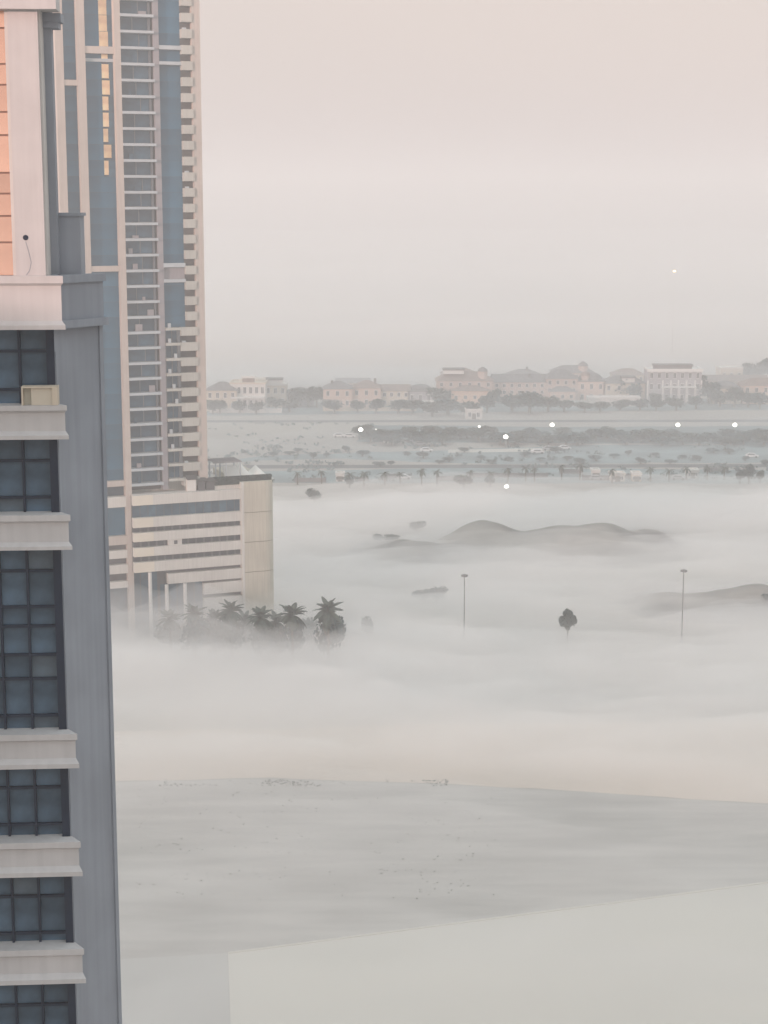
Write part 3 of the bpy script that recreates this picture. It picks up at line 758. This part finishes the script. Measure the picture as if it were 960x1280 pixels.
# ------------------------------------------------------------------ houses beyond
WINM = MB(); WINM.box(-.62,-.5,-.08,.1,0,1); WINM.box(.5,.62,-.08,.1,0,1); WINM.box(-.5,.5,-.08,.1,.93,1.03); WINM.box(-.5,.5,-.1,.1,-.06,.02); WINM.box(-.04,.04,-.06,.1,.02,.93)
WINME = WINM.mesh('window', M['white_trim']); PANEME = MB().box(-.499,.499,-.02,.05,.021,.929).mesh('pane', M['villa_glass'])
def villa(px0, px1, pyt, pyb, label, wall, roofm, roof='hip', nw=4, nf=2, extras=(), depth=14, winw=1.3, rz=0.0):
    a = on_ground(px0, pyb); b = on_ground(px1, pyb); w = (b-a).length; Y = a.y; hz_ = at_y((px0+px1)/2, pyt, Y).z
    t = thing('house', label, 'house', (a.x, Y, 0), rz, 'houses beyond the fog')
    hr = hz_*.26 if roof in ('hip','gable','dome') else .8; hw = hz_ - hr
    MB().box(0, w, 0, depth, 0, hw).build('wall', M[wall], t)
    if roof == 'hip':
        r = MB(); e = .7; n = 0; i_ = min(w, depth)*.42
        r.v = [(-e,-e,hw),(w+e,-e,hw),(w+e,depth+e,hw),(-e,depth+e,hw),(i_,i_,hw+hr),(w-i_,i_,hw+hr),(w-i_,depth-i_,hw+hr),(i_,depth-i_,hw+hr)]
        r.f = [(0,3,2,1),(0,1,5,4),(1,2,6,5),(2,3,7,6),(3,0,4,7),(4,5,6,7)]; r.build('roof', M[roofm], t)
    elif roof == 'gable':
        r = MB(); e = .6; r.v = [(-e,-e,hw),(w+e,-e,hw),(w+e,depth+e,hw),(-e,depth+e,hw),(-e,depth/2,hw+hr),(w+e,depth/2,hw+hr)]
        r.f = [(0,3,2,1),(0,1,5,4),(2,3,4,5),(1,2,5),(3,0,4)]; r.build('roof', M[roofm], t)
    elif roof == 'dome':
        r = MB(); r.box(-.4,w+.4,-.4,depth+.4,hw,hw+.5); n0 = len(r.v); rr = min(w, depth)*.46
        for i in range(7):
            q = math.pi/2*i/6
            for k in range(20): s_ = 2*math.pi*k/20; r.v.append((w/2+rr*math.cos(q)*math.cos(s_), depth/2+rr*math.cos(q)*math.sin(s_), hw+.5+(hr)*math.sin(q)))
        for i in range(6):
            for k in range(20): r.f.append((n0+i*20+k, n0+i*20+(k+1)%20, n0+(i+1)*20+(k+1)%20, n0+(i+1)*20+k))
        r.build('roof', M[roofm], t)
    else:
        r = MB(); r.box(-.3,w+.3,-.3,.25,hw,hw+hr); r.box(-.3,w+.3,depth-.25,depth+.3,hw,hw+hr); r.box(-.3,.25,.25,depth-.25,hw,hw+hr); r.box(w-.25,w+.3,.25,depth-.25,hw,hw+hr); r.box(.25,w-.25,.25,depth-.25,hw,hw+.2)
        r.build('roof', M[roofm], t)
    fh = hw/nf; ww = winw if nw else 0
    for f_ in range(nf):
        for k in range(nw):
            x = w*(k+.5)/nw
            o = inst('window', WINME, t, (x, -.03, f_*fh + fh*.28), None, (ww, 1, fh*.52)); inst('pane', PANEME, o)
    MB().box(w*.5-.9 if nw % 2 == 0 else w*.08, (w*.5+.9) if nw % 2 == 0 else w*.08+1.6, -.12, 0, 0, min(2.6, fh*.8)).build('door', M['bark'], t)
    for ex in extras: ex(t, w, hw, hr, depth)
    return t
def dormer(f0, f1, m='villa_white', rm='roof_grey', hgt=2.6, dz=0.0):
    def g(t, w, hw, hr, d):
        MB().box(w*f0, w*f1, .4, 6, hw+dz, hw+dz+hgt).build('dormer', M[m], t)
        MB().box(w*f0-.5, w*f1+.5, 0, 6.4, hw+dz+hgt, hw+dz+hgt+.9).build('dormer_roof', M[rm], t)
    return g
def chimney(f, hh=1.6):
    def g(t, w, hw, hr, d): MB().box(w*f-.6, w*f+.6, 4, 5.2, hw, hw+hr+hh).build('chimney', M['roof_grey'], t)
    return g
def wing(f0, f1, frac, m, rm='roof_brown', dy=5.0, nwin=2):
    def g(t, w, hw, hr, d):
        MB().box(w*f0, w*f1, -dy, -.001, 0, hw*frac).build('wing', M[m], t)
        r = MB(); r.v = [(w*f0-.5,-dy-.5,hw*frac),(w*f1+.5,-dy-.5,hw*frac),(w*f1+.5,-.01,hw*frac),(w*f0-.5,-.01,hw*frac),(w*(f0*.7+f1*.3),-.01,hw*frac+2.2),(w*(f0*.3+f1*.7),-.01,hw*frac+2.2)]
        r.f = [(0,3,2,1),(0,1,5,4),(1,2,5),(3,0,4),(2,3,4,5)]; r.build('wing_roof', M[rm], t)
        for k in range(nwin):
            o = inst('window', WINME, t, (w*(f0+(f1-f0)*(k+.5)/nwin), -dy-.03, hw*frac*.45), None, (1.3,1,1.7)); inst('pane', PANEME, o)
    return g
def arches(f0, f1, n, m='white_trim'):
    def g(t, w, hw, hr, d):
        for k in range(n+1): MB().box(w*(f0+(f1-f0)*k/n)-.25, w*(f0+(f1-f0)*k/n)+.25, -3.2, -2.7, 0, hw*.48).build('column', M[m], t)
        MB().box(w*f0-.4, w*f1+.4, -3.4, -.001, hw*.48, hw*.48+.7).build('porch_roof', M[m], t)
    return g
def turret(f, r_, hh, m, rm):
    def g(t, w, hw, hr, d):
        b = MB(); b.tube([(w*f,3,0),(w*f,3,hw+hh)], r_, 10); b.build('turret', M[m], t)
        b = MB(); b.tube([(w*f,3,hw+hh+.001),(w*f,3,hw+hh+r_*.5),(w*f,3,hw+hh+r_*.95)], [r_*1.12,r_*.8,.1], 10); b.build('turret_roof', M[rm], t)
    return g
villa(258, 296, 479, 514, 'cream house with sloping grey roof, half behind the tall tower edge', 'villa_cream', 'roof_grey', 'hip', 4, 2)
villa(288, 332, 478, 513, 'white two storey house with a small finial above its bay, near the tall tower', 'villa_white', 'villa_cream', 'flat', 6, 2, [dormer(.35,.68,'roof_brown','villa_white',2.0,.8), chimney(.5,2.6), arches(.05,.95,6)])
villa(331, 358, 480, 509, 'small white house right of the house with the bay', 'villa_cream', 'villa_white', 'flat', 3, 2, [dormer(.1,.8)])
villa(355, 392, 486, 508, 'low grey house half hidden by trees left of the pink house', 'villa_grey', 'roof_grey', 'hip', 3, 1)
villa(404, 440, 478, 510, 'pink house, left one of the joined pair', 'villa_pink', 'roof_grey', 'hip', 3, 2, [chimney(.3,.6)])
villa(440, 476, 477, 509, 'pink house, right one of the joined pair', 'villa_pink', 'roof_brown', 'hip', 3, 2, [chimney(.8,1.2)])
villa(476, 512, 482, 508, 'low cream house with a long brown roof right of the pink pair', 'villa_cream', 'roof_brown', 'gable', 4, 2)
villa(510, 541, 483, 508, 'house with a rounded grey dome roof', 'villa_grey', 'roof_grey', 'dome', 3, 1)
villa(546, 616, 466, 505, 'large house with a white dormer and a sunlit peach front wing', 'villa_mauve', 'roof_brown', 'hip', 6, 3, [dormer(.12,.48,'white_trim','roof_grey',1.8,3.4), wing(.25,.92,.62,'villa_orange','roof_brown',6,4), turret(.82,2.4,4.6,'villa_mauve','roof_grey')])
villa(616, 682, 469, 503, 'long mauve house with a low grey roof', 'villa_mauve', 'roof_grey', 'gable', 7, 3, [chimney(.7,.3)])
villa(682, 722, 463, 503, 'tall beige and pink house right of the long mauve house', 'villa_mauve', 'roof_grey', 'hip', 4, 3, [wing(.1,.9,.5,'villa_pink','roof_grey',5,3)])
villa(722, 756, 468, 503, 'pinkish house with a rounded roof turret', 'villa_pink', 'roof_grey', 'dome', 3, 2, [turret(.3,2.3,3.0,'villa_mauve','roof_brown')])
villa(754, 806, 471, 503, 'house with a dark hip roof behind trees left of the white palace', 'villa_cream', 'roof_grey', 'hip', 4, 2, [dormer(.45,.75,'villa_white')])
villa(809, 876, 461, 504, 'big grey and white palace with a dark top storey and tall framed windows', 'villa_grey', 'white_trim', 'flat', 7, 3,
      [arches(.28,.88,4), dormer(.12,.82,'roof_grey','roof_grey',1.6,.4), lambda t,w,hw,hr,d: MB().box(-.5,w+.5,-1.0,-.14,hw*.96,hw+.799).build('cornice', M['white_trim'], t),
       lambda t,w,hw,hr,d: [MB().box(w*f-.35,w*f+.35,-.7,-.12,0,hw*.7).build('pilaster', M['white_trim'], t) for f in (.0,.28,.43,.57,.72,.88,1.0)]])
villa(876, 960, 470, 492, 'long tan walled house behind trees right of the palace', 'villa_mauve', 'roof_brown', 'gable', 8, 1)
villa(900, 928, 459, 484, 'small pale house below the hilltop trees', 'villa_cream', 'villa_white', 'flat', 3, 1)
villa(928, 985, 474, 505, 'pinkish house with an arched opening at the right edge', 'villa_pink', 'roof_brown', 'hip', 5, 2, [arches(.1,.5,2,'villa_cream')])
villa(890, 926, 479, 505, 'house with a dark dome roof between the palace and the right edge', 'villa_cream', 'roof_grey', 'dome', 3, 1)
villa(582, 603, 511, 524, 'small white cube building on the near side of the house row', 'villa_white', 'villa_white', 'flat', 2, 1, depth=8)
villa(530, 550, 503, 515, 'small white outbuilding in front of the dome roofed house', 'villa_white', 'white_trim', 'flat', 2, 1, depth=8)
villa(735, 800, 496, 507, 'long low white annex in front of the tree clump', 'villa_white', 'white_trim', 'flat', 6, 1, depth=6)
villa(552, 596, 461, 489, 'hazy pale house behind the large peach winged house', 'villa_mauve', 'roof_brown', 'hip', 5, 2)
villa(634, 676, 463, 489, 'hazy house showing its roof above the long mauve house', 'villa_mauve', 'roof_grey', 'hip', 5, 2, [chimney(.6)])
villa(690, 742, 458, 489, 'hazy broad roofed house behind the tall beige and pink house', 'villa_mauve', 'roof_grey', 'hip', 6, 2, [turret(.75,2.6,3.5,'villa_mauve','roof_grey')])
villa(766, 806, 462, 489, 'hazy house behind the dark hip roof left of the palace', 'villa_cream', 'roof_brown', 'hip', 4, 2)
villa(420, 462, 474, 492, 'hazy house behind the pink pair', 'villa_mauve', 'roof_grey', 'gable', 5, 1)
villa(300, 345, 475, 492, 'hazy pale house behind the white houses', 'villa_white', 'villa_cream', 'flat', 4, 2)
# compound walls
def wall_run(px0, px1, pyb, hh, label, m='villa_white', group='boundary walls'):
    a = on_ground(px0, pyb); b = on_ground(px1, pyb); L_ = (b-a).length
    t = thing('boundary_wall', label, 'wall', a, math.atan2(b.y-a.y, b.x-a.x), group)
    n = max(2, int(L_/9))
    for k in range(n): MB().box(L_*k/n+.21, L_*(k+1)/n-.21, -.12, .12, 0, hh).build('panel', M[m], t)
    for k in range(n+1): MB().box(L_*k/n-.2, L_*k/n+.2, -.2, .2, 0, hh+.3).build('pillar', M[m], t)
wall_run(700, 806, 508, 3.0, 'long white garden wall below the palace annex')
wall_run(262, 352, 516, 2.2, 'white garden wall below the two white houses')
wall_run(404, 520, 514, 2.0, 'garden wall below the pink houses', 'villa_cream')
for a, b_, y, lab in ((369,407,603,'dark boundary wall piece nearest the podium'),(444,460,602,'short dark wall piece, second from the podium'),(481,514,598,'dark wall piece left of the middle of the far wall row'),(546,590,601,'dark wall piece in front of the leafy bush'),(590,684,597,'longest dark wall piece above the fog edge lamp'),(700,728,592,'dark wall piece with a palm at each end'),(728,770,600,'dark wall piece right of the palms'),(770,800,598,'dark wall piece beside the white kiosk'),(880,910,590,'dark wall piece left of the round tree')):
    wall_run(a, b_, y, 1.7, lab, 'roof_grey', 'dark wall pieces above the fog edge')
for px_, y, w_, lab in ((745,596,9,'small white kiosk left of the pale building'),(772,600,18,'pale canopied building in the far wall row'),(796,600,11,'cream kiosk right of the canopied building'),(866,596,14,'white low building left of the round tree'),(425,600,10,'pale kiosk right of the lone spreading tree')):
    villa(px_-w_/2, px_+w_/2, y-9, y+2, lab, 'villa_cream' if 'cream' in lab else 'villa_white', 'villa_white', 'flat', 2, 1, depth=5)

# trees among the houses
ORD = ['first','second','third','fourth','fifth','sixth','seventh','eighth','ninth','tenth','eleventh','twelfth','thirteenth','fourteenth','fifteenth']
def by_place(items, zones, fmt):
    """labels for things sorted by their place in the picture: ordinal within the zone they stand in"""
    zs = {}
    for k, px_ in enumerate(items):
        z = [n for a, n in zones if px_ >= a][-1]; zs.setdefault(z, []).append((px_, k))
    out = [None]*len(items)
    for z, l in zs.items():
        l.sort()
        for i, (_, k) in enumerate(l): out[k] = fmt % ((ORD[i] + ' from left' if len(l) > 1 else 'only one'), z)
    return out
GT = ((358,506,488,22),(372,508,484,24),(385,507,487,20),(396,508,480,20),(345,512,498,20),(362,514,500,22),(418,516,500,24),(447,515,502,20),(470,516,500,20),
          (548,506,484,26),(560,505,487,20),(560,518,500,34),(584,520,501,28),(540,520,502,24),(516,516,499,26),(498,516,501,24),(617,508,487,18),(609,515,496,20),
          (640,514,492,30),(662,516,490,34),(685,514,495,26),(705,514,501,24),(762,500,474,24),(775,501,473,28),(792,502,479,22),(731,514,503,20),(750,514,503,24),(875,502,468,20),(887,504,478,24),
          (900,508,488,22),(918,508,482,24),(935,508,490,18),(950,510,492,22),(870,510,497,20),(845,512,498,20),(820,512,500,18),(800,512,500,20),(775,512,501,22),
          (300,516,502,16),(320,517,504,18),(275,516,499,16),(266,517,500,14),(820,507,492,14))
for a, lab in zip(GT, by_place([a[0] for a in GT], ((0,'below the white houses beside the tower'),(355,'beside the low grey house'),(404,'below the pink pair of houses'),(476,'below the brown and dome roofs'),(545,'below the peach winged house'),(616,'below the long mauve house'),(682,'below the two pinkish houses'),(754,'left of the white palace'),(809,'below the white palace'),(868,'right of the white palace')), 'dark garden tree, %s %s')):
    tree_px(a[0], a[1]+1, a[2]-3, a[3]*1.5, lab, 'garden trees among the far houses')
for a, lab in zip(((924,478,455,16),(936,478,449,26),(948,478,448,20),(962,478,444,28),(980,480,446,30)), ('smallest leftmost tree of the dark clump at the upper right edge','second tree of the dark clump at the upper right edge','third tree of the dark clump at the upper right edge','large tree of the upper right clump, cut by the edge','tree of the upper right clump beyond the picture edge')): tree_px(a[0], a[1], a[2], a[3]*1.2, lab, 'clump of trees at the right edge')
BZ = ((0,'left of the small upper lamp'),(599,'left of the road edge lamp'),(690,'right of the road edge lamp'),(770,'just left of the palace lamp'),(847,'between the two right lamps'),(918,'right of the last lamp'))
BX = [455 + a*9.1 + random.uniform(-3,3) for a in range(58)]
ORD += ['sixteenth','seventeenth','eighteenth','nineteenth','twentieth']
for px_, lab in zip(BX, by_place(BX, BZ, 'tree in the dark belt, %s %s')):
    yb = random.choice((548,552,556)) + random.uniform(-1,1); hgt = random.uniform(11,18) * (1.15 if 455 < px_ < 540 else 1)
    tree_px(px_, yb, yb-hgt, random.uniform(30,48), lab, 'trees in the dark belt')
SX = [340 + a*18.5 + random.uniform(-6,6) for a in range(34)]
for px_, lab in zip(SX, by_place(SX, ((0,'below the sand track cars'),(451,'left of the middle lamps'),(600,'below the middle lamps'),(690,'left of the palace lamp'),(847,'below the two right lamps')), 'low scrub bush on open ground, %s %s')):
    yb = random.uniform(564,583); tree_px(px_, yb, yb-random.uniform(5,9), random.uniform(14,26), lab, 'low bushes on the open ground', name='bush')
# small trees and palms standing along the wall row
def small_palm(px, pyb, pyt, label):
    p = on_ground(px, pyb); top = at_y(px, pyt, p.y); t = thing('palm_tree', label, 'palm tree', p, random.uniform(0,6), 'small palms along the far wall row')
    sc_ = random.uniform(.42,.70); zc = top.z - .6; MB().tube([(0,0,0),(0,0,zc)], [.3,.2], 6).build('trunk', M['bark'], t)
    for k in range(11): inst('frond', FROND[k%3], t, (0,0,zc), (0, -R(40)+R(8*k), k*2.4), (sc_,)*3)
SP = ((372,606,589),(402,605,588),(437,607,591),(455,608,590),(481,606,590),(500,604,590),(527,606,586),(546,606,588),(588,604,588),(613,606,589),(635,604,585),(657,602,583),(668,602,584),(702,600,581),(725,600,580),(765,604,586),(813,602,584),(836,602,586),(858,600,583),(884,600,582),(905,600,583))
for (px_, pb, pt), lab in zip(SP, by_place([a[0] for a in SP], ((0,'right of the podium roof'),(470,'left of the leafy wall bush'),(570,'round the fog edge lamp'),(690,'by the paired wall palms'),(790,'between the kiosks and the round tree')), 'small dark palm, %s %s')):
    small_palm(px_, pb, pt, lab)
tree_px(580, 611, 590, 30, 'leafy bush in front of the wall piece left of the fog edge lamp', name='bush', v=0)
tree_px(613, 609, 592, 18, 'small bush between two palms above the fog edge', name='bush', v=1)
tree_px(437, 610, 595, 16, 'small bush by the short wall piece', name='bush', v=2)
tree_px(936, 605, 578, 24, 'round dark tree at the right end of the far wall row', v=3)
tree_px(925, 605, 583, 18, 'smaller tree leaning on the round dark tree', v=1)
tree_px(950, 604, 586, 16, 'small tree right of the round dark tree', v=2)
# scrub: uncountable
def scrub(name, n, area, smin, smax, m, dens=None):
    b = MB(); k = 0
    while k < n:
        px_, py_ = random.uniform(area[0], area[1]), random.uniform(area[2], area[3]); p = on_ground(px_, py_)
        if dens and noise.noise(Vector((p.x/dens, p.y/(dens*.5), 1.7))) < .12: 
            if random.random() < .93: continue
        k += 1; s = random.uniform(smin, smax)
        for _ in range(7):
            c = p + Vector((random.gauss(0,s*.5), random.gauss(0,s*.5), random.uniform(.05,.6)*s)); u = blob_dirs()*s*.4; v = u.cross(blob_dirs()).normalized()*s*.35
            b.quad(c-u, c-v, c+u, c+v)
    o = b.build(name, M[m]); return tag(o, None, None, None, 'stuff')
tag(scrub('scrub', 220, (250,1000,556,603), .8, 2.2, 'far_scrub', 30), 'low grey green scrub scattered over the open ground beyond the fog', 'scrub')
tag(scrub('scrub', 70, (250,470,527,580), .6, 1.6, 'far_scrub', 25), 'sparse scrub on the pale sand right of the tower', 'scrub')
tag(scrub('scrub_tufts', 300, (170,640,985,1125), .09, .22, 'scrub', 9), 'dry tufts and dark specks on the foreground sand', 'scrub')
tag(scrub('scrub', 200, (200,560,975,983), .10, .30, 'scrub', 8), 'dry tufts lining the edge of the foreground sand field', 'scrub')

# ------------------------------------------------------------------ cars on the far road
def make_car(m, label):
    t = thing('parked_car', label, 'car', (0,0,0), 0, 'cars beyond the fog')
    b = MB(); pr = [(-2.2,.35),(2.2,.35),(2.25,.75),(1.3,.95),(.75,1.42),(-1.2,1.45),(-1.9,1.0),(-2.25,.9)]
    n = len(pr); b.v = [(x,-.85,z) for x, z in pr] + [(x,.85,z) for x, z in pr]; b.f = [tuple(range(n)), tuple(range(2*n-1,n-1,-1))] + [(i, i+n, (i+1)%n+n, (i+1)%n) for i in range(n)]
    b.build('body', M[m], t)
    for s in (-1,1):
        g_ = MB(); q = [(-1.65,1.0),(1.1,.98),(.65,1.36),(-1.15,1.38)]; y = .853*s; g_.v = [(x,y,z) for x, z in q]+[(x,y+.02*s,z) for x, z in q]; g_.f = [(0,1,2,3),(7,6,5,4),(0,4,5,1),(1,5,6,2),(2,6,7,3),(3,7,4,0)]; g_.build('window', M['villa_glass'], t)
        for x in (-1.4,1.4): MB().tube([(x,.66*s,.34),(x,.9*s,.34)], .34, 12).build('wheel', M['rubber'], t)
    return t
cars = [(424,546.5,'white','white car, left of two on the sand track near the leftmost lamp'),(437,547,'white','white car, right of two on the sand track near the leftmost lamp'),(487,554,'white','white van-like car at the left in the tree belt'),(499,554,'white','white car touching the right of the van-like one'),(509,554,'silver','silver car beside the white pair in the tree belt'),(525,557,'silver','silver car right of the three in the tree belt'),(533,565,'white','white car on the open ground below the tree belt'),(672,567,'white','white car on the path below the middle lamps'),(686,563,'silver','silver car above the one on the path'),(706,562,'white','white car at the right of the path'),(780,550,'white','white car at the left edge of the right tree belt'),(822,552,'silver','pale car below the palace lamp'),(930,550,'silver','pale car furthest right in the tree belt'),(940,572,'white','white car on open ground at the far right'),(745,600,'silver','silver car in front of the small kiosk'),(505,599,'white','white car by the dark wall row'),(848,600,'silver','silver car before the white low building')]
protos = {}
for px_, py_, c, lab in cars:
    if c not in protos: o = protos[c] = make_car('car_'+c, lab)
    else: o = copy_tree(protos[c])
    o.location = on_ground(px_, py_, .012); o.rotation_euler.z = random.uniform(-.25,.25); o['label'] = lab; o.scale = (1.15,1.15,1.25)

# ------------------------------------------------------------------ fog banks and haze
FOGC = (.985,.984,.976)
def fog_bank(label, x0, x1, y0, y1, step, dens, top, col=FOGC, aniso=.0):
    nx = int((x1-x0)/step); ny = int((y1-y0)/step); b = MB(); B = -.6
    for j in range(ny+1):
        for i in range(nx+1):
            x = x0+(x1-x0)*i/nx; y = y0+(y1-y0)*j/ny; z = top(x, y)
            if i in (0,nx) or j in (0,ny): z = min(z, -.55)
            b.v.append((x, y, max(z, -.55)))
    n = len(b.v); W_ = nx+1
    for j in range(ny):
        for i in range(nx):
            a = j*W_+i; b.f.append((a,a+1,a+1+W_,a+W_))
    c = len(b.v); b.v += [(x0,y0,B),(x1,y0,B),(x1,y1,B),(x0,y1,B)]
    per = [i for i in range(nx+1)], [j*W_+nx for j in range(ny+1)], [ny*W_+i for i in range(nx,-1,-1)], [j*W_ for j in range(ny,-1,-1)]
    cs_ = [(c,c+1),(c+1,c+2),(c+2,c+3),(c+3,c)]
    for e_, (p0, p1) in zip(per, cs_): b.f.append(tuple(e_[::-1]) + (p0, p1))
    b.f.append((c+3,c+2,c+1,c))
    o = b.build('fog_bank', fogmat('fog', dens, col, aniso), smooth=True)
    return tag(o, label, 'fog', None, 'stuff')
def fb(x, y, sx, sy, s): return noise.fractal(Vector((x/sx, y/sy, s)), .7, 2.1, 4)
def ss(a, b, x):
    t = max(0, min(1, (x-a)/(b-a))); return t*t*(3-2*t)
EDGE = [on_ground(a, b_) for a, b_ in edge]
def edge_y(x):
    for p, q in zip(EDGE, EDGE[1:]):
        if p.x <= x <= q.x: return p.y + (q.y-p.y)*(x-p.x)/(q.x-p.x)
    return EDGE[0].y if x < EDGE[0].x else EDGE[-1].y
YB = on_ground(500, 606).y
def far_edge(x): return YB - 22 + 9*noise.noise(Vector((x/32, 3.3, 0))) + 5*noise.noise(Vector((x/9, 1.3, 0))) - 26*(1-ss(-40, 10, x))
def wisp(x, y, s_, sx=22, sy=9): return .5 + .9*fb(x, y, sx, sy, s_)       # ragged variation
def topA(x, y):   # wide thin mist
    return (6.5 + 4.0*fb(x,y,60,30,1)) * (1 - ss(far_edge(x)-10, far_edge(x)+60, y)) * ss(150, 215, y)
def topB(x, y):   # body of the bank
    e_ = ss(edge_y(x)-.2, edge_y(x)+8, y); f_ = 1 - ss(far_edge(x)-28, far_edge(x)+12, y)
    return (3.6 + 2.6*fb(x,y,38,18,5)) * e_ * f_ - .3
def side(x): return 1.15 - ss(-45, -12, x)*.2 - ss(-12, 35, x)*.52
def topC(x, y):   # high thin veil in front of and among the palms
    e_ = ss(edge_y(x)+8, edge_y(x)+60, y); f_ = 1 - ss(372, 412, y)
    return (13.6 + 6.5*fb(x,y,34,16,9)) * e_ * f_ * side(x) - .6
def topC2(x, y):  # denser swell below it
    e_ = ss(edge_y(x)+5, edge_y(x)+45, y); f_ = 1 - ss(352, 396, y)
    return (8.2 + 4.4*fb(x,y,26,13,31)) * e_ * f_ * side(x) - .6
def topD(x, y):   # bank behind the dunes
    e_ = ss(522, 550, y); f_ = 1 - ss(far_edge(x)-16, far_edge(x)+3, y)
    return (5.0 + 2.6*fb(x,y,36,18,13)) * e_ * f_ - .4
def topE(x, y):   # between the podium and the dunes
    return (3.6 + 4.2*fb(x,y,42,17,17)) * ss(392,420,y) * (1 - ss(500, 530, y)) - .5
def topF(x, y):   # far bank swallowing the horizon
    return (24 + 9*fb(x,y,260,160,21)) * ss(895, 1120, y) - .6
def topG(x, y): return (44 + 12*fb(x,y,400,260,25)) * ss(1080, 1500, y) - .6
def topH(x, y):   # mist drifting over the open ground and gardens
    return (9 + 9*fb(x,y,120,28,41) + 7*ss(800, 860, y)) * ss(YB-30, YB+40, y) * (1 - ss(960, 1020, y)) - .5
fog_bank('thin mist lying over the sand and round the palms', -230, 260, 130, 680, 6, .020, topA)
fog_bank('white fog bank covering the ground between the sand field and the far road', -220, 260, 280, 640, 3.5, .060, topB)
fog_bank('high thin veil of fog among the palms and before the podium', -200, 200, 280, 430, 3.0, .032, topC)
fog_bank('thick swell of fog before the palms and the podium', -200, 200, 280, 410, 3.0, .05, topC2)
fog_bank('fog behind the dunes with a ragged far edge', -220, 260, 500, 640, 3.5, .05, topD)
fog_bank('low fog between the lamp masts and the dunes', -200, 240, 385, 540, 3.5, .026, topE)
fog_bank('thin blue mist drifting over the open ground before the houses', -320, 320, 560, 1030, 8, .0048, topH, (.88,.965,1.0))
fog_bank('fog bank rising behind the houses', -1500, 1500, 880, 3400, 30, .010, topF)
fog_bank('highest fog bank along the horizon', -1600, 1600, 1050, 3600, 40, .006, topG)
hz = MB().box(-3700, 3700, -3100, 4700, -1.0, 156.0).build('haze', fogmat('haze', .00078, (.955,.947,.943), .1))
tag(hz, 'pale morning haze filling the air', 'haze', None, 'stuff')
